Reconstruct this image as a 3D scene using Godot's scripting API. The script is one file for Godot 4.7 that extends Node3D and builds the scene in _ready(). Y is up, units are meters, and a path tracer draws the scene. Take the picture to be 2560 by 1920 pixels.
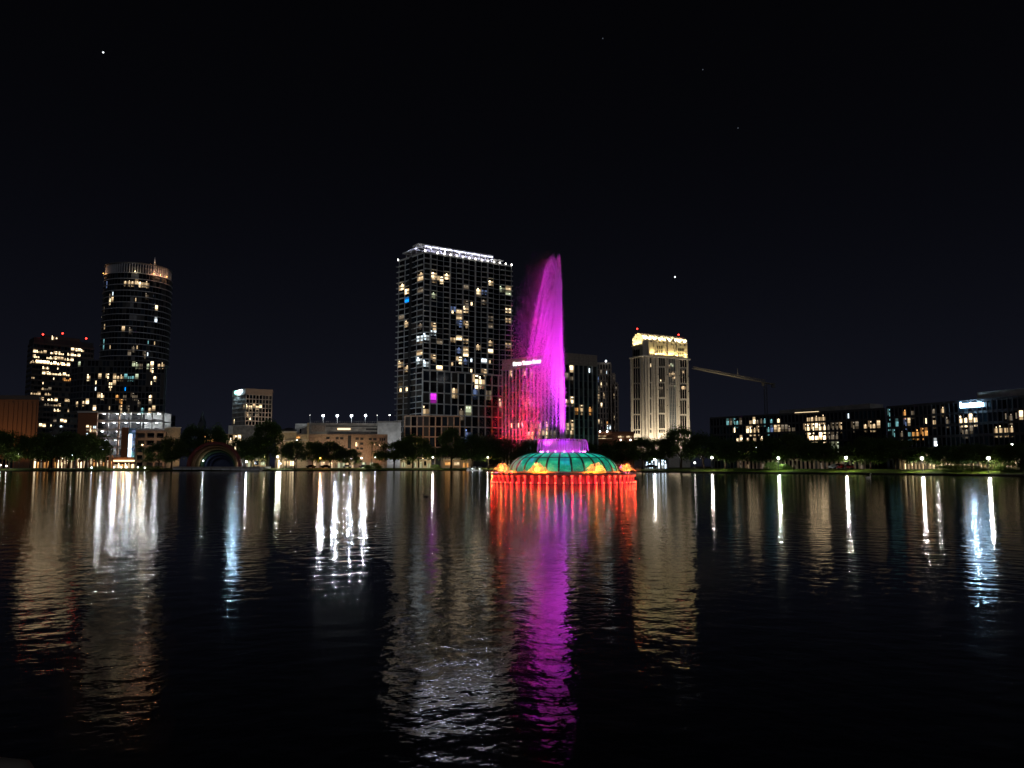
extends Node3D
# A city lake at night: a lit fountain with a tall jet, the far shore with its trees and lamps, and the skyline behind.
# Units are metres; the lake surface is y = 0, the camera stands 2 m above it looking towards -z.

const LENS := 1998.0          # focal length in pixels of a 2560 x 1920 frame
const TILT := 0.10274         # the camera looks up by this angle
const EYE := Vector3(0, 2, 0)
const GY := 1.25              # height of the park ground above the lake

var rng := RandomNumberGenerator.new()
var M := {}
var LIT := {}
var used := {}
var box := BoxMesh.new()
var lit_meshes := {}
var fountain_at := Vector3.ZERO
var panes := []

# ---------------------------------------------------------------- measuring
func pt(u: float, v: float, depth: float) -> Vector3:
	var cx := (u - 1280.0) / LENS
	var cy := (960.0 - v) / LENS
	var t := depth / (cos(TILT) - cy * sin(TILT))
	return EYE + Vector3(t * cx, t * (cy * cos(TILT) + sin(TILT)), -depth)

func level(u: float, v: float, y: float) -> Vector3:     # the point of height y in that direction
	var cy := (960.0 - v) / LENS
	var k := (cy * cos(TILT) + sin(TILT)) / (cos(TILT) - cy * sin(TILT))
	return pt(u, v, (y - EYE.y) / k)

func px(p: Vector3) -> Vector2:
	var d := p - EYE
	var zc := -d.z * cos(TILT) + d.y * sin(TILT)
	var yc := d.y * cos(TILT) + d.z * sin(TILT)
	return Vector2(1280.0 + LENS * d.x / zc, 960.0 - LENS * yc / zc)

func flat(p: Vector3) -> Vector2:
	return Vector2(p.x, p.z)

func hit(u: float, v: float, a: Vector2, c: Vector2) -> Vector2:   # (distance along, height) where that direction meets the upright face a-c
	var d := pt(u, v, 1.0) - EYE
	var e := (c - a).normalized()
	var n := Vector2(-e.y, e.x)
	var t := (a - Vector2(EYE.x, EYE.z)).dot(n) / Vector2(d.x, d.z).dot(n)
	var p := EYE + d * t
	return Vector2((Vector2(p.x, p.z) - a).dot(e), p.y)

# ---------------------------------------------------------------- materials
func lin(r: float, g: float, b: float) -> Color:
	return Color(r, g, b).linear_to_srgb()

func mat(called: String, c: Color, rough := 0.8, metal := 0.0, spec := 0.5) -> StandardMaterial3D:
	var m := StandardMaterial3D.new()
	m.resource_name = called
	m.albedo_color = c.linear_to_srgb()
	m.roughness = rough
	m.metallic = metal
	m.metallic_specular = spec
	M[called] = m
	return m

func glow(called: String, c: Color, energy: float) -> StandardMaterial3D:
	var m := mat(called, Color(0.02, 0.02, 0.02), 0.5)
	m.emission_enabled = true
	m.emission = c.linear_to_srgb()
	m.emission_energy_multiplier = energy
	return m

func grain(m: StandardMaterial3D, lo: float, hi: float, freq: float, scale: float, seed_ := 1, world := true) -> void:
	var n := FastNoiseLite.new()
	n.seed = seed_
	n.frequency = freq
	n.fractal_octaves = 5
	var t := NoiseTexture2D.new()
	t.width = 256
	t.height = 256
	t.seamless = true
	t.noise = n
	var g := Gradient.new()
	g.set_color(0, Color(lo, lo, lo))
	g.set_color(1, Color(hi, hi, hi))
	t.color_ramp = g
	m.albedo_texture = t
	m.uv1_triplanar = true
	m.uv1_world_triplanar = world
	m.uv1_scale = Vector3.ONE * scale

func materials() -> void:
	mat("slab_pale", Color(0.68, 0.68, 0.66), 0.8); grain(M.slab_pale, 0.75, 1.0, 0.02, 0.05, 3)
	mat("slab_thin", Color(0.46, 0.48, 0.48), 0.7)
	mat("canopy_white", Color(0.75, 0.74, 0.76), 0.6)
	mat("concrete", Color(0.32, 0.30, 0.27), 0.9); grain(M.concrete, 0.7, 1.0, 0.02, 0.06, 4)
	mat("concrete_white", Color(0.62, 0.62, 0.60), 0.85); grain(M.concrete_white, 0.78, 1.0, 0.02, 0.05, 5)
	mat("dark_frame", Color(0.035, 0.035, 0.038), 0.6)
	mat("dark_wall", Color(0.02, 0.02, 0.022), 0.7)
	mat("mid_frame", Color(0.10, 0.10, 0.10), 0.6)
	mat("grey_slab", Color(0.34, 0.34, 0.36), 0.7)
	mat("tan_panel", Color(0.36, 0.28, 0.22), 0.8); grain(M.tan_panel, 0.7, 1.0, 0.03, 0.1, 6)
	mat("fin", Color(0.34, 0.33, 0.32), 0.5, 0.2)
	mat("stone", Color(0.46, 0.42, 0.36), 0.85); grain(M.stone, 0.82, 1.0, 0.03, 0.08, 7)
	mat("stone_trim", Color(0.52, 0.48, 0.42), 0.85)
	mat("brick", Color(0.34, 0.13, 0.06), 0.9); grain(M.brick, 0.65, 1.0, 0.05, 0.15, 8)
	mat("brown_rib", Color(0.24, 0.11, 0.055), 0.9); grain(M.brown_rib, 0.7, 1.0, 0.05, 0.2, 9)
	mat("cream", Color(0.50, 0.40, 0.26), 0.9); grain(M.cream, 0.8, 1.0, 0.03, 0.1, 10)
	mat("peach", Color(0.46, 0.31, 0.21), 0.9); grain(M.peach, 0.8, 1.0, 0.03, 0.1, 11)
	mat("cap_band", Color(0.50, 0.38, 0.28), 0.85); grain(M.cap_band, 0.75, 1.0, 0.05, 0.3, 12)
	mat("grid_frame", Color(0.42, 0.38, 0.33), 0.85)
	mat("glass_black", Color(0.006, 0.006, 0.008), 0.12)
	mat("glass_blue", Color(0.012, 0.02, 0.03), 0.15)
	mat("glass_curtain", Color(0.035, 0.033, 0.03), 0.3)
	mat("glass_teal", Color(0.02, 0.045, 0.06), 0.2)
	mat("steel", Color(0.12, 0.12, 0.12), 0.5, 0.6)
	mat("crane_steel", Color(0.30, 0.26, 0.18), 0.6, 0.2)
	mat("pole", Color(0.03, 0.03, 0.03), 0.5, 0.3)
	mat("bark", Color(0.10, 0.075, 0.05), 0.95); grain(M.bark, 0.5, 1.0, 0.06, 0.5, 13)
	mat("palm_bark", Color(0.16, 0.12, 0.08), 0.95)
	for k in 3:
		var leaf := mat("leaf%d" % k, [Color(0.038, 0.06, 0.018), Color(0.05, 0.07, 0.022), Color(0.03, 0.05, 0.02)][k], 0.6)
		leaf.backlight_enabled = true
		leaf.backlight = lin(0.05, 0.08, 0.01)
		leaf.cull_mode = BaseMaterial3D.CULL_DISABLED
	mat("grass", Color(0.075, 0.115, 0.012), 0.95); grain(M.grass, 0.45, 1.0, 0.03, 0.06, 14)
	mat("soil", Color(0.05, 0.045, 0.03), 0.95); grain(M.soil, 0.5, 1.0, 0.02, 0.03, 15)
	mat("bank", Color(0.035, 0.03, 0.025), 0.95); grain(M.bank, 0.4, 1.0, 0.04, 0.2, 16)
	mat("path", Color(0.30, 0.27, 0.22), 0.9); grain(M.path, 0.7, 1.0, 0.04, 0.2, 17)
	mat("asphalt", Color(0.05, 0.05, 0.05), 0.9)
	mat("car_dark", Color(0.012, 0.012, 0.015), 0.25, 0.3)
	mat("car_silver", Color(0.25, 0.25, 0.26), 0.3, 0.5)
	mat("car_red", Color(0.16, 0.01, 0.01), 0.25, 0.2)
	mat("tyre", Color(0.01, 0.01, 0.01), 0.9)
	mat("white_paint", Color(0.75, 0.75, 0.75), 0.5)
	mat("feather_white", Color(0.8, 0.8, 0.78), 0.8)
	mat("feather_dark", Color(0.025, 0.02, 0.015), 0.7)
	mat("rock", Color(0.12, 0.10, 0.08), 0.9)
	var shell := [Color(0.12, 0.015, 0.01), Color(0.20, 0.10, 0.04), Color(0.22, 0.16, 0.06), Color(0.025, 0.07, 0.03), Color(0.012, 0.025, 0.07), Color(0.01, 0.016, 0.05)]
	for k in 6:
		mat("shell%d" % k, shell[k], 0.7)
	for k in ["grass", "soil", "bank", "path", "bark", "leaf0", "leaf1", "leaf2", "palm_bark"]:
		M[k].metallic_specular = 0.1
	# lit windows: what the rooms behind them give off
	var look := {"W": [Color(1, 0.76, 0.44), 1.5], "w": [Color(1, 0.70, 0.38), 0.5], "d": [Color(0.95, 0.74, 0.5), 0.11], "g": [Color(0.78, 0.86, 0.55), 0.42], "C": [Color(0.78, 0.92, 1), 1.2],
		"b": [Color(0.32, 0.46, 0.9), 0.22], "B": [Color(0.0, 0.28, 1), 1.1], "t": [Color(0.3, 0.75, 0.78), 0.32], "o": [Color(1, 0.45, 0.12), 0.55], "P": [Color(0.7, 0.03, 0.8), 0.8], "X": [Color(1, 0.72, 0.40), 3.2]}
	for k in look:
		LIT[k] = [glow("lit_%s" % k, look[k][0], look[k][1] * 1.5), glow("dim_%s" % k, look[k][0] * Color(1, 0.92, 0.85), look[k][1] * 0.4), glow("hot_%s" % k, look[k][0] * Color(1, 1.05, 1.15), look[k][1] * 4.0)]
	glow("lamp_white", Color(1, 0.95, 0.86), 16.0)
	glow("lamp_cool", Color(0.86, 0.94, 1), 16.0)
	glow("lamp_warm", Color(1, 0.72, 0.36), 12.0)
	glow("lamp_orange", Color(1, 0.42, 0.08), 10.0)
	glow("lamp_green", Color(0.85, 1, 0.86), 14.0)
	glow("lamp_red", Color(1, 0.03, 0.02), 9.0)
	glow("strip_violet", Color(0.72, 0.74, 1), 5.0)
	glow("strip_warm", Color(1, 0.75, 0.42), 2.2)
	glow("sign_white", Color(0.95, 0.95, 1), 3.5)
	glow("sign_blue", Color(0.42, 0.70, 1), 10.0)
	glow("sign_teal", Color(0.25, 0.95, 0.8), 9.0)
	glow("tube_cool", Color(0.8, 0.93, 1), 3.0)
	glow("star_white", Color(0.9, 0.95, 1), 2.2)
	glow("star_faint", Color(0.7, 0.8, 1), 0.10)
	glow("bulb_red", Color(1, 0.08, 0.035), 8.0)
	glow("bulb_orange", Color(1, 0.45, 0.10), 9.0)
	glow("bulb_magenta", Color(0.95, 0.25, 1), 8.0)

# ---------------------------------------------------------------- building blocks
func numbered(called: String) -> String:
	var n: int = used.get(called, 0)
	used[called] = n + 1
	return called if n == 0 else "%s_%03d" % [called, n]

func thing(called: String, label: String, category: String, at := Vector3.ZERO, group := "") -> Node3D:
	var o := Node3D.new()
	o.name = numbered(called)
	add_child(o)
	o.position = at
	o.set_meta("label", label)
	o.set_meta("category", category)
	if group:
		o.set_meta("group", group)
	return o

func structure(called: String, mesh: Mesh, m: Material) -> MeshInstance3D:
	var o := MeshInstance3D.new()
	o.name = called
	o.mesh = mesh
	o.material_override = m
	o.set_meta("kind", "structure")
	add_child(o)
	return o

func part(parent: Node3D, called: String, mesh: Mesh, m: Material, where := Transform3D.IDENTITY) -> MeshInstance3D:   # where is in the world
	var o := MeshInstance3D.new()
	o.name = called
	o.mesh = mesh
	if m:
		o.material_override = m
	parent.add_child(o, true)
	o.transform = parent.global_transform.affine_inverse() * where
	return o

func bx(parent: Node3D, called: String, m: Material, centre: Vector3, size: Vector3, turn := Basis.IDENTITY) -> MeshInstance3D:
	return part(parent, called, box, m, Transform3D(turn * Basis.from_scale(size), centre))

func add_bx(st: SurfaceTool, centre: Vector3, size: Vector3, turn := Basis.IDENTITY) -> void:
	st.append_from(box, 0, Transform3D(turn * Basis.from_scale(size), centre))

func bar(st: SurfaceTool, a: Vector3, b: Vector3, w: float) -> void:
	var d := b - a
	var y := d.normalized()
	var x := y.cross(Vector3(0.123, 0.4, 0.9)).normalized()
	add_bx(st, (a + b) / 2, Vector3(w, d.length(), w), Basis(x, y, x.cross(y)))

func begin() -> SurfaceTool:
	var st := SurfaceTool.new()
	st.begin(Mesh.PRIMITIVE_TRIANGLES)
	return st

func quad(st: SurfaceTool, a: Vector3, b: Vector3, c: Vector3, d: Vector3) -> void:
	for p in [a, b, c, a, c, d]:
		st.add_vertex(p)

func tube(pts: Array, radii: Array, sides := 8, into: SurfaceTool = null) -> SurfaceTool:
	var st := into if into else begin()
	var rings := []
	for i in pts.size():
		var d: Vector3 = (pts[mini(i + 1, pts.size() - 1)] - pts[maxi(i - 1, 0)]).normalized()
		var x := d.cross(Vector3.FORWARD if absf(d.z) < 0.9 else Vector3.UP).normalized()
		var y := d.cross(x)
		var ring := []
		for k in sides:
			var an := TAU * k / sides
			ring.append(pts[i] + (x * cos(an) + y * sin(an)) * float(radii[i]))
		rings.append(ring)
	for i in pts.size() - 1:
		for k in sides:
			var k2 := (k + 1) % sides
			quad(st, rings[i][k], rings[i][k2], rings[i + 1][k2], rings[i + 1][k])
	for end in [0, pts.size() - 1]:
		for k in sides:
			var tri := [pts[end], rings[end][k], rings[end][(k + 1) % sides]]
			if end == 0:
				tri.reverse()
			for p in tri:
				st.add_vertex(p)
	return st

func ribbon(pts: Array, widths: Array, out: Vector3, st: SurfaceTool) -> void:   # a thin film of water; out: which way it faces
	for i in pts.size() - 1:
		var d: Vector3 = (pts[i + 1] - pts[i]).normalized()
		var s := d.cross(out).normalized()
		quad(st, pts[i] - s * float(widths[i]), pts[i + 1] - s * float(widths[i + 1]), pts[i + 1] + s * float(widths[i + 1]), pts[i] + s * float(widths[i]))

func done(st: SurfaceTool) -> ArrayMesh:
	st.generate_normals()
	return st.commit()

func prism(plan: Array, y0: float, y1: float) -> ArrayMesh:
	var st := begin()
	st.set_smooth_group(-1)
	var n := plan.size()
	for i in n:
		var a: Vector2 = plan[i]
		var b: Vector2 = plan[(i + 1) % n]
		quad(st, Vector3(a.x, y0, a.y), Vector3(a.x, y1, a.y), Vector3(b.x, y1, b.y), Vector3(b.x, y0, b.y))
	var idx := Geometry2D.triangulate_polygon(PackedVector2Array(plan))
	for y in [y0, y1]:
		for i in idx:
			st.add_vertex(Vector3(plan[i].x, y, plan[i].y))
	return done(st)

func sector(r0: float, r1: float, y0: float, y1: float, a0: float, a1: float, seg: int, top0 := -1.0, top1 := -1.0) -> ArrayMesh:   # part of a ring round the y axis; angle 0 faces +z
	var st := begin()
	st.set_smooth_group(-1)
	var t0 := r0 if top0 < 0.0 else top0
	var t1 := r1 if top1 < 0.0 else top1
	for k in seg:
		var a := lerpf(a0, a1, float(k) / seg)
		var b := lerpf(a0, a1, float(k + 1) / seg)
		var da := Vector3(sin(a), 0, cos(a))
		var db := Vector3(sin(b), 0, cos(b))
		var lo := Vector3(0, y0, 0)
		var hi := Vector3(0, y1, 0)
		quad(st, lo + da * r1, hi + da * t1, hi + db * t1, lo + db * r1)
		quad(st, hi + da * t1, hi + da * t0, hi + db * t0, hi + db * t1)
		quad(st, lo + da * r0, lo + da * r1, lo + db * r1, lo + db * r0)
		if r0 > 0.0:
			quad(st, lo + db * r0, hi + db * t0, hi + da * t0, lo + da * r0)
		if absf(a1 - a0) < TAU - 0.01:
			if k == 0:
				quad(st, lo + da * r0, hi + da * t0, hi + da * t1, lo + da * r1)
			if k == seg - 1:
				quad(st, lo + db * r1, hi + db * t1, hi + db * t0, lo + db * r0)
	return done(st)

func ball(r: float, rings := 6, seg := 10) -> SphereMesh:
	var s := SphereMesh.new()
	s.radius = r
	s.height = 2 * r
	s.rings = rings
	s.radial_segments = seg
	return s

func omni(parent: Node3D, where: Vector3, c: Color, energy: float, size := 0.2) -> void:
	var l := OmniLight3D.new()
	l.name = "lamp_light"
	l.light_color = c.linear_to_srgb()
	l.light_energy = energy
	l.light_size = size
	l.omni_range = 120.0
	l.omni_attenuation = 2.0
	l.shadow_enabled = true
	parent.add_child(l, true)
	l.position = parent.global_transform.affine_inverse() * where

func spot(parent: Node3D, where: Vector3, target: Vector3, c: Color, energy: float, angle: float, size := 0.3, soft := 0.6) -> void:
	var l := SpotLight3D.new()
	l.name = "flood_light"
	l.light_color = c.linear_to_srgb()
	l.light_energy = energy
	l.light_size = size
	l.spot_angle = angle
	l.spot_angle_attenuation = soft
	l.spot_range = 250.0
	l.spot_attenuation = 2.0
	l.shadow_enabled = true
	parent.add_child(l, true)
	var d := (target - where).normalized()
	var up := Vector3.UP if absf(d.y) < 0.95 else Vector3.RIGHT
	l.transform = parent.global_transform.affine_inverse() * Transform3D(Basis.looking_at(d, up), where)

func floodlight(parent: Node3D, where: Vector3, target: Vector3, c: Color, energy: float, angle: float, lens: Material) -> void:   # housing, lit lens and its light
	var turn := Basis.looking_at((target - where).normalized(), Vector3.UP if absf((target - where).normalized().y) < 0.95 else Vector3.RIGHT)
	var h := bx(parent, "floodlight", M.pole, where, Vector3(0.5, 0.4, 0.3), turn)
	var g := bx(h, "lamp_lens", lens, where - turn.z * 0.17, Vector3(0.44, 0.34, 0.03), turn)
	g.name = "lamp_lens"
	spot(parent, where - turn.z * 0.4, target, c, energy, angle)

# ---------------------------------------------------------------- windows and facades
func lit_mesh(style: String, layout: int) -> ArrayMesh:
	var key := "%s%d" % [style, layout]
	if lit_meshes.has(key):
		return lit_meshes[key]
	var rects: Array = [
		[[-0.5, -0.02, 0, 1, 0], [0.02, 0.5, 0, 1, 1], [-0.4, -0.2, 0.62, 0.8, 2]],
		[[-0.5, 0.1, 0, 1, 0], [0.13, 0.5, 0, 1, 1], [-0.15, 0.0, 0.3, 0.55, 2]],
		[[-0.5, 0.5, 0, 0.62, 0], [-0.5, 0.5, 0.66, 1, 1], [0.15, 0.35, 0.4, 0.58, 2]],
		[[-0.5, -0.2, 0, 1, 0], [-0.17, 0.18, 0, 1, 1], [0.21, 0.5, 0, 1, 0]],
		[[0.0, 0.5, 0, 1, 0], [-0.5, -0.03, 0.2, 1, 1], [0.1, 0.42, 0.8, 0.92, 2]],
		[[-0.16, 0.12, 0.15, 0.8, 0]],
		[[-0.5, 0.5, 0.0, 0.3, 1], [-0.5, 0.5, 0.34, 1, 0], [-0.3, -0.1, 0.75, 0.9, 2], [0.15, 0.35, 0.75, 0.9, 2]],
		[[-0.5, -0.26, 0, 1, 1], [-0.23, 0.24, 0, 1, 0], [0.27, 0.5, 0, 1, 1], [-0.05, 0.08, 0.55, 0.7, 2]]][layout]
	var mesh := ArrayMesh.new()
	for k in 4:
		var st := begin()
		var any := false
		for r in rects:
			if k < 3 and r[4] == k:
				any = true
				add_bx(st, Vector3((r[0] + r[1]) / 2, (r[2] + r[3]) / 2 - 0.5, 0.03 if k == 2 else 0.0), Vector3(r[1] - r[0], r[3] - r[2], 0.1))
		if k == 3:
			any = true
			add_bx(st, Vector3(0, 0, -0.09), Vector3(1, 1, 0.05))
		if any:
			st.set_material(LIT[style][k] if k < 3 else M.glass_black)
			st.commit(mesh)
	lit_meshes[key] = mesh
	return mesh

func face_basis(a: Vector2, c: Vector2) -> Basis:
	var e := Vector3(c.x - a.x, 0, c.y - a.y).normalized()
	return Basis(e, Vector3.UP, e.cross(Vector3.UP))

func on_face(a: Vector2, bs: Basis, along: float, y: float, out: float) -> Vector3:
	return Vector3(a.x, 0, a.y) + bs.x * along + Vector3.UP * y + bs.z * out

func facade(b: Node3D, a: Vector2, c: Vector2, y0: float, y1: float, nf: int, nb: int, o := {}) -> void:
	var bs := face_basis(a, c)
	var length := a.distance_to(c)
	var inset: float = o.get("inset", 0.35)
	var sh: float = o.get("slab_h", 0.35)
	var so: float = o.get("slab_out", 0.1)
	var mw: float = o.get("mull_w", 0.2)
	var mo: float = o.get("mull_out", 0.15)
	var fh := (y1 - y0) / nf
	var pw := length / nb
	if sh > 0.0:
		for k in nf + 1:
			bx(b, o.get("slab_name", "floor_slab"), o.get("slab", M.slab_pale), on_face(a, bs, length / 2, y0 + k * fh, (so - inset) / 2), Vector3(length, sh, so + inset), bs)
	if mw > 0.0:
		for j in nb + 1:
			bx(b, o.get("mull_name", "mullion"), o.get("mull", M.slab_thin), on_face(a, bs, j * pw, (y0 + y1) / 2, (mo - inset) / 2), Vector3(mw, y1 - y0, mo + inset), bs)
	for k in nf:
		for j in nb:
			if o.has("skip") and o.skip.call(k, j):
				continue
			var at := on_face(a, bs, (j + 0.5) * pw, y0 + (k + 0.5) * fh, -inset * 0.8)
			panes.append({"at": at, "bs": bs, "w": pw - mw, "h": fh - sh, "px": px(at), "size": (px(at + bs.x * pw / 2) - px(at - bs.x * pw / 2)).x * fh, "style": "", "small": false})

func zoomed(x0: float, y0: float, k: float, text: String) -> Array:   # "x,y,style x,y,style ..." read off an enlargement of the photograph
	var out := []
	for t in text.split(" ", false):
		var f := t.split(",")
		out.append([x0 + float(f[0]) * k, y0 + float(f[1]) * k, f[2]])
	return out

func light_up(lit: Array, reach := 14.0) -> void:
	for l in lit:
		var best := -1
		var near := reach
		for i in panes.size():
			var d: float = panes[i].px.distance_to(Vector2(l[0], l[1]))
			if d < near:
				near = d
				best = i
		if best >= 0:
			panes[best].style = l[2][0]
			panes[best].small = l[2].length() > 1

func light_rows(rows: Array, tall := 7.0) -> void:   # [v, u0, u1, style]: every pane of that row between u0 and u1
	for r in rows:
		for p in panes:
			if absf(p.px.y - r[0]) < tall and p.px.x >= r[1] and p.px.x <= r[2]:
				p.style = r[3]

func finish_panes(b: Node3D, most := 290, glasses := ["glass_black", "glass_black", "glass_blue", "glass_curtain"]) -> void:
	panes.sort_custom(func(p, q): return (p.style != "" and q.style == "") if (p.style != "") != (q.style != "") else p.size > q.size)
	var rest := begin()
	var n := 0
	for p in panes:
		var where := Transform3D(p.bs * Basis.from_scale(Vector3(p.w, p.h, 1)), p.at)
		if p.style != "":
			var lay: int = 5 if p.small else [0, 1, 2, 3, 4, 6, 7][rng.randi() % 7]
			part(b, "lit_window", lit_mesh(p.style, lay), null, where)
		elif n < most:
			part(b, "window", box, M[glasses[rng.randi() % glasses.size()]], where * Transform3D(Basis.from_scale(Vector3(1, 1, 0.1))))
		else:
			rest.append_from(box, 0, where * Transform3D(Basis.from_scale(Vector3(1, 1, 0.1))))
		n += 1
	if n > most:
		var o := part(b, "glazing", rest.commit(), M.glass_black)
		o.set_meta("kind", "stuff")
	panes = []

# ---------------------------------------------------------------- lake and shore
const SHORE := [[-900, 280], [-300, 310], [0, 322], [250, 325], [440, 328], [660, 335], [860, 350], [1050, 372], [1200, 378], [1330, 355], [1450, 318], [1600, 268], [1780, 242], [1960, 221], [2160, 200], [2360, 178], [2560, 158], [2900, 132], [3600, 90]]

func shore_depth(u: float) -> float:
	for i in SHORE.size() - 1:
		if u <= SHORE[i + 1][0]:
			return lerpf(SHORE[i][1], SHORE[i + 1][1], clampf((u - SHORE[i][0]) / float(SHORE[i + 1][0] - SHORE[i][0]), 0, 1))
	return SHORE[-1][1]

func wobble(u: float) -> float:
	return sin(u * 0.021) * 1.2 + sin(u * 0.057 + 1.0) * 0.6

func rise(back: float) -> float:   # the lawn climbs from the water's edge
	return lerpf(0.42, GY, clampf((back - 1.0) / 12.0, 0.0, 1.0))

func ashore(u: float, back: float, y := -9.0) -> Vector3:   # a point of the park, that far behind the water's edge
	var p := pt(u, 1166, shore_depth(u) + back)
	return Vector3(p.x, rise(back - wobble(u)) if y == -9.0 else y, p.z)

func lake() -> void:
	var noise := FastNoiseLite.new()
	noise.seed = 5
	noise.noise_type = FastNoiseLite.TYPE_SIMPLEX_SMOOTH
	noise.frequency = 0.020
	noise.fractal_octaves = 6
	noise.fractal_gain = 0.52
	noise.fractal_lacunarity = 2.1
	var t := NoiseTexture2D.new()
	t.width = 2048
	t.height = 2048
	t.seamless = true
	t.as_normal_map = true
	t.bump_strength = 8.0
	t.noise = noise
	var m := mat("lake", Color(0.002, 0.003, 0.003), 0.075, 0.0, 0.45)
	m.normal_enabled = true
	m.normal_texture = t
	m.normal_scale = WAVES
	var warp := FastNoiseLite.new()
	warp.seed = 9
	warp.frequency = 0.012
	var st := begin()
	var nx := 90
	var nz := 90
	var grid := []
	for i in nz + 1:
		var row := []
		for j in nx + 1:
			var f := float(i) / nz
			var z := 25.0 - 445.0 * f * f - 10.0 * f
			var x := lerpf(-330, 330, float(j) / nx)
			row.append(Vector3(x, 0, z))
		grid.append(row)
	for i in nz:
		for j in nx:
			for c in [[0, 0], [1, 0], [1, 1], [0, 0], [1, 1], [0, 1]]:
				var p: Vector3 = grid[i + c[0]][j + c[1]]
				st.set_uv(Vector2(p.x / 38.0 + 0.28 * warp.get_noise_2d(p.x, p.z), p.z / 24.0 + 0.28 * warp.get_noise_2d(p.x + 500, p.z)))
				st.set_normal(Vector3.UP)
				st.add_vertex(p)
	st.generate_tangents()
	structure("lake_water", st.commit(), m)

func land() -> void:
	var g := begin()
	var l := begin()
	var b := begin()
	var w := begin()
	var prev := []
	for i in 101:
		var u := lerpf(-900, 3600, i / 100.0)
		var at := ashore(u, wobble(u), 0)
		var out := Vector3(at.x, 0, at.z).normalized()
		var path := 8.0 + 1.5 * sin(u * 0.013)
		var now := [at + Vector3(0, -1.5, 0), at + Vector3(0, 0.2, 0) + out * 0.15, at + Vector3(0, 0.42, 0) + out * 1.0, at + Vector3(0, GY, 0) + out * 13.0, out * 3000 + Vector3(0, GY, 0), at + Vector3(0, GY - 0.003, 0) + out * 30.0,
			at + Vector3(0, rise(path) + 0.006, 0) + out * path, at + Vector3(0, rise(path + 1.8) + 0.006, 0) + out * (path + 1.8)]
		if prev:
			quad(b, prev[0], prev[1], now[1], now[0])
			quad(b, prev[1], prev[2], now[2], now[1])
			quad(l, prev[2], prev[3], now[3], now[2])
			quad(l, prev[3], prev[5], now[5], now[3])
			quad(g, prev[5], prev[4], now[4], now[5])
			if u < 1700:
				quad(w, prev[6], prev[7], now[7], now[6])
		prev = now
	structure("ground", done(g), M.soil)
	structure("lawn", done(l), M.grass)
	structure("lake_bank", done(b), M.bank)
	structure("park_path", done(w), M.path)

# ---------------------------------------------------------------- fountain
func dome_point(s: float, an: float, lift := 0.0) -> Vector3:
	var r := 3.15 + 3.5 * cos(s * PI / 2) + lift * cos(s)
	return Vector3(sin(an) * r, 1.32 + 2.32 * sin(s * PI / 2) + lift * sin(s), cos(an) * r)

func dome_patch(s0: float, s1: float, a0: float, a1: float, lift: float, thick: float, n := 5, k := 3) -> ArrayMesh:
	var st := begin()
	for i in n:
		for j in k:
			var sa := lerpf(s0, s1, float(i) / n)
			var sb := lerpf(s0, s1, float(i + 1) / n)
			var aa := lerpf(a0, a1, float(j) / k)
			var ab := lerpf(a0, a1, float(j + 1) / k)
			quad(st, dome_point(sa, aa, lift), dome_point(sb, aa, lift), dome_point(sb, ab, lift), dome_point(sa, ab, lift))
			if thick > 0.0:
				quad(st, dome_point(sa, ab, lift - thick), dome_point(sb, ab, lift - thick), dome_point(sb, aa, lift - thick), dome_point(sa, aa, lift - thick))
				if j == 0:
					quad(st, dome_point(sa, aa, lift - thick), dome_point(sb, aa, lift - thick), dome_point(sb, aa, lift), dome_point(sa, aa, lift))
				if j == k - 1:
					quad(st, dome_point(sa, ab, lift), dome_point(sb, ab, lift), dome_point(sb, ab, lift - thick), dome_point(sa, ab, lift - thick))
	return done(st)

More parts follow.
